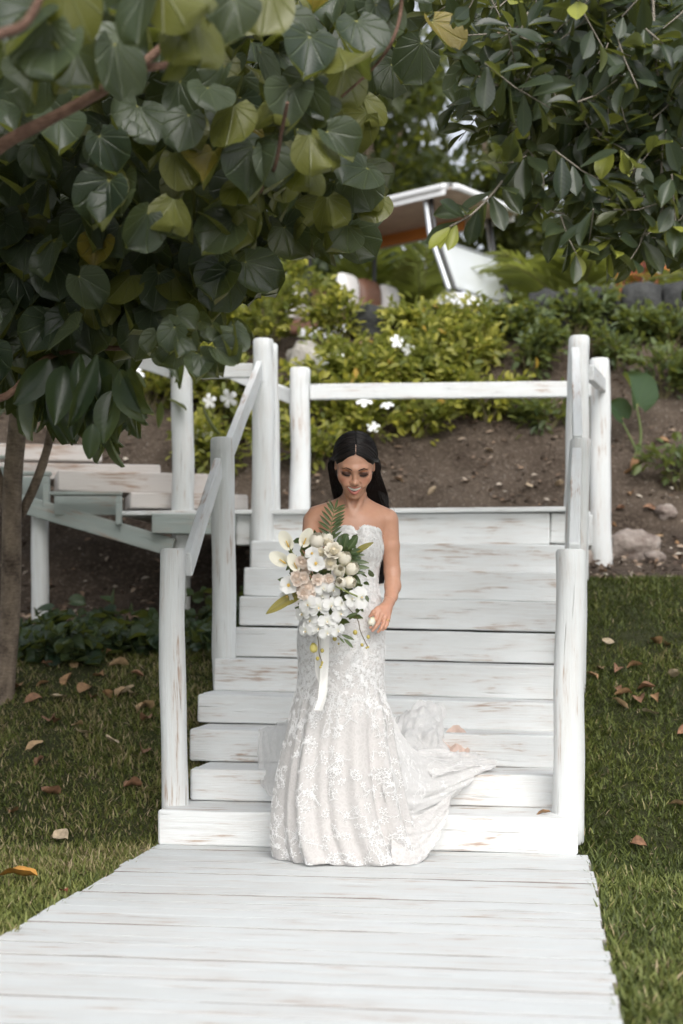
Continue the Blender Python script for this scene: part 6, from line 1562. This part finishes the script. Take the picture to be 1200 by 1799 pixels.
    def lf(items, mat, L, nm='leaf', tm=OT):
        for (x, y, dx, dz, l) in items: scatter(nm, tm, np.array([P(x, y, YQ-.02)]), np.array([(dx, -.15, dz)]), np.array([(.15, -1, .3)]), np.array([l]), mat, t, rnd=np.array([rs.uniform(.1, .8)]))
    BL_ = leaf_tmpl('oval', 4, 6, .35, .2, 7); BLN = leaf_tmpl('lance', 4, 6, .3, .2, 7)
    lf([(604, 962, .25, 1, .055), (612, 965, .6, .9, .062), (598, 965, -.1, 1, .05), (615, 972, .9, .2, .05), (618, 975, .8, -.5, .04)], MG, 0, 'leaf', BL_)
    lf([(612, 976, 1, .05, .062), (612, 986, 1, -.05, .078), (612, 996, 1, -.02, .08), (612, 1006, 1, .02, .064), (610, 1016, .9, -.3, .055), (606, 1022, .8, -.4, .055)], MG, 0, 'leaf', leaf_tmpl('lance', 2, 6, .3, .2, 7))
    lf([(620, 972, .9, .5, .088)], MGO, 0, 'leaf', BLN)
    lf([(560, 1010, .4, 1, .05), (566, 1012, .9, .6, .04), (563, 1003, -.3, 1, .04), (545, 1015, -.6, .5, .04), (575, 1006, .7, .7, .035)], MG, 0, 'leaf', BLN)
    lf([(545, 1088, .9, .35, .06), (566, 1086, .9, .2, .05), (590, 1072, -.3, -1, .055), (592, 1052, .1, -1, .04), (608, 1085, .8, .35, .05), (588, 1068, .9, .2, .05), (600, 1115, .8, -.3, .052), (604, 1122, .7, -.65, .05), (596, 1120, .3, -.3, .03), (570, 1060, .2, .9, .035)], MG, 0, 'leaf', BLN)
    lf([(528, 1040, -1, -.62, .155), (532, 1046, -.95, -.45, .10)], MGO, 0, 'olive_leaf', leaf_tmpl('lance', 4, 8, .35, .15, 7))
    mb = MB(); mb.tube([P(590, 1030, YQ-.09), P(610, 1040, YQ-.1), P(628, 1048, YQ-.09)], .0035, n=7); mb.build('orchid_stem', MSG, t, angle=80)
    # hanging ribbon tails
    MRb = plain('ribbon_silk', (.74, .73, .70), .45)
    def rib(pts, w, nm='ribbon', tw=0):
        c = catmull([P(*p) for p in pts], 40); R = []
        for i, q in enumerate(c): a = tw*sin(i/39*5); ww = w*(1 if i < 35 else 1+.15*(i-35)/4); e = Vector((cos(a), sin(a), 0)); R.append([Vector(q)+e*ww*s+Vector((0, -.004*cos(s*2.6+i*.1), .0)) for s in (-1, -.5, 0, .5, 1)])
        mb = MB(); mb.grid(R); mb.build(nm, MRb, t, angle=80)
    rib([(572, 1105, YQ+.10), (571, 1150, YQ+.12), (569, 1190, YQ+.14), (566, 1225, YQ+.13), (559, 1248, YQ+.12)], .0165, tw=.35)
    rib([(562, 1110, YQ+.12), (558, 1150, YQ+.15), (560, 1185, YQ+.16), (574, 1225, YQ+.15)], .011, tw=.6)
bouquet()
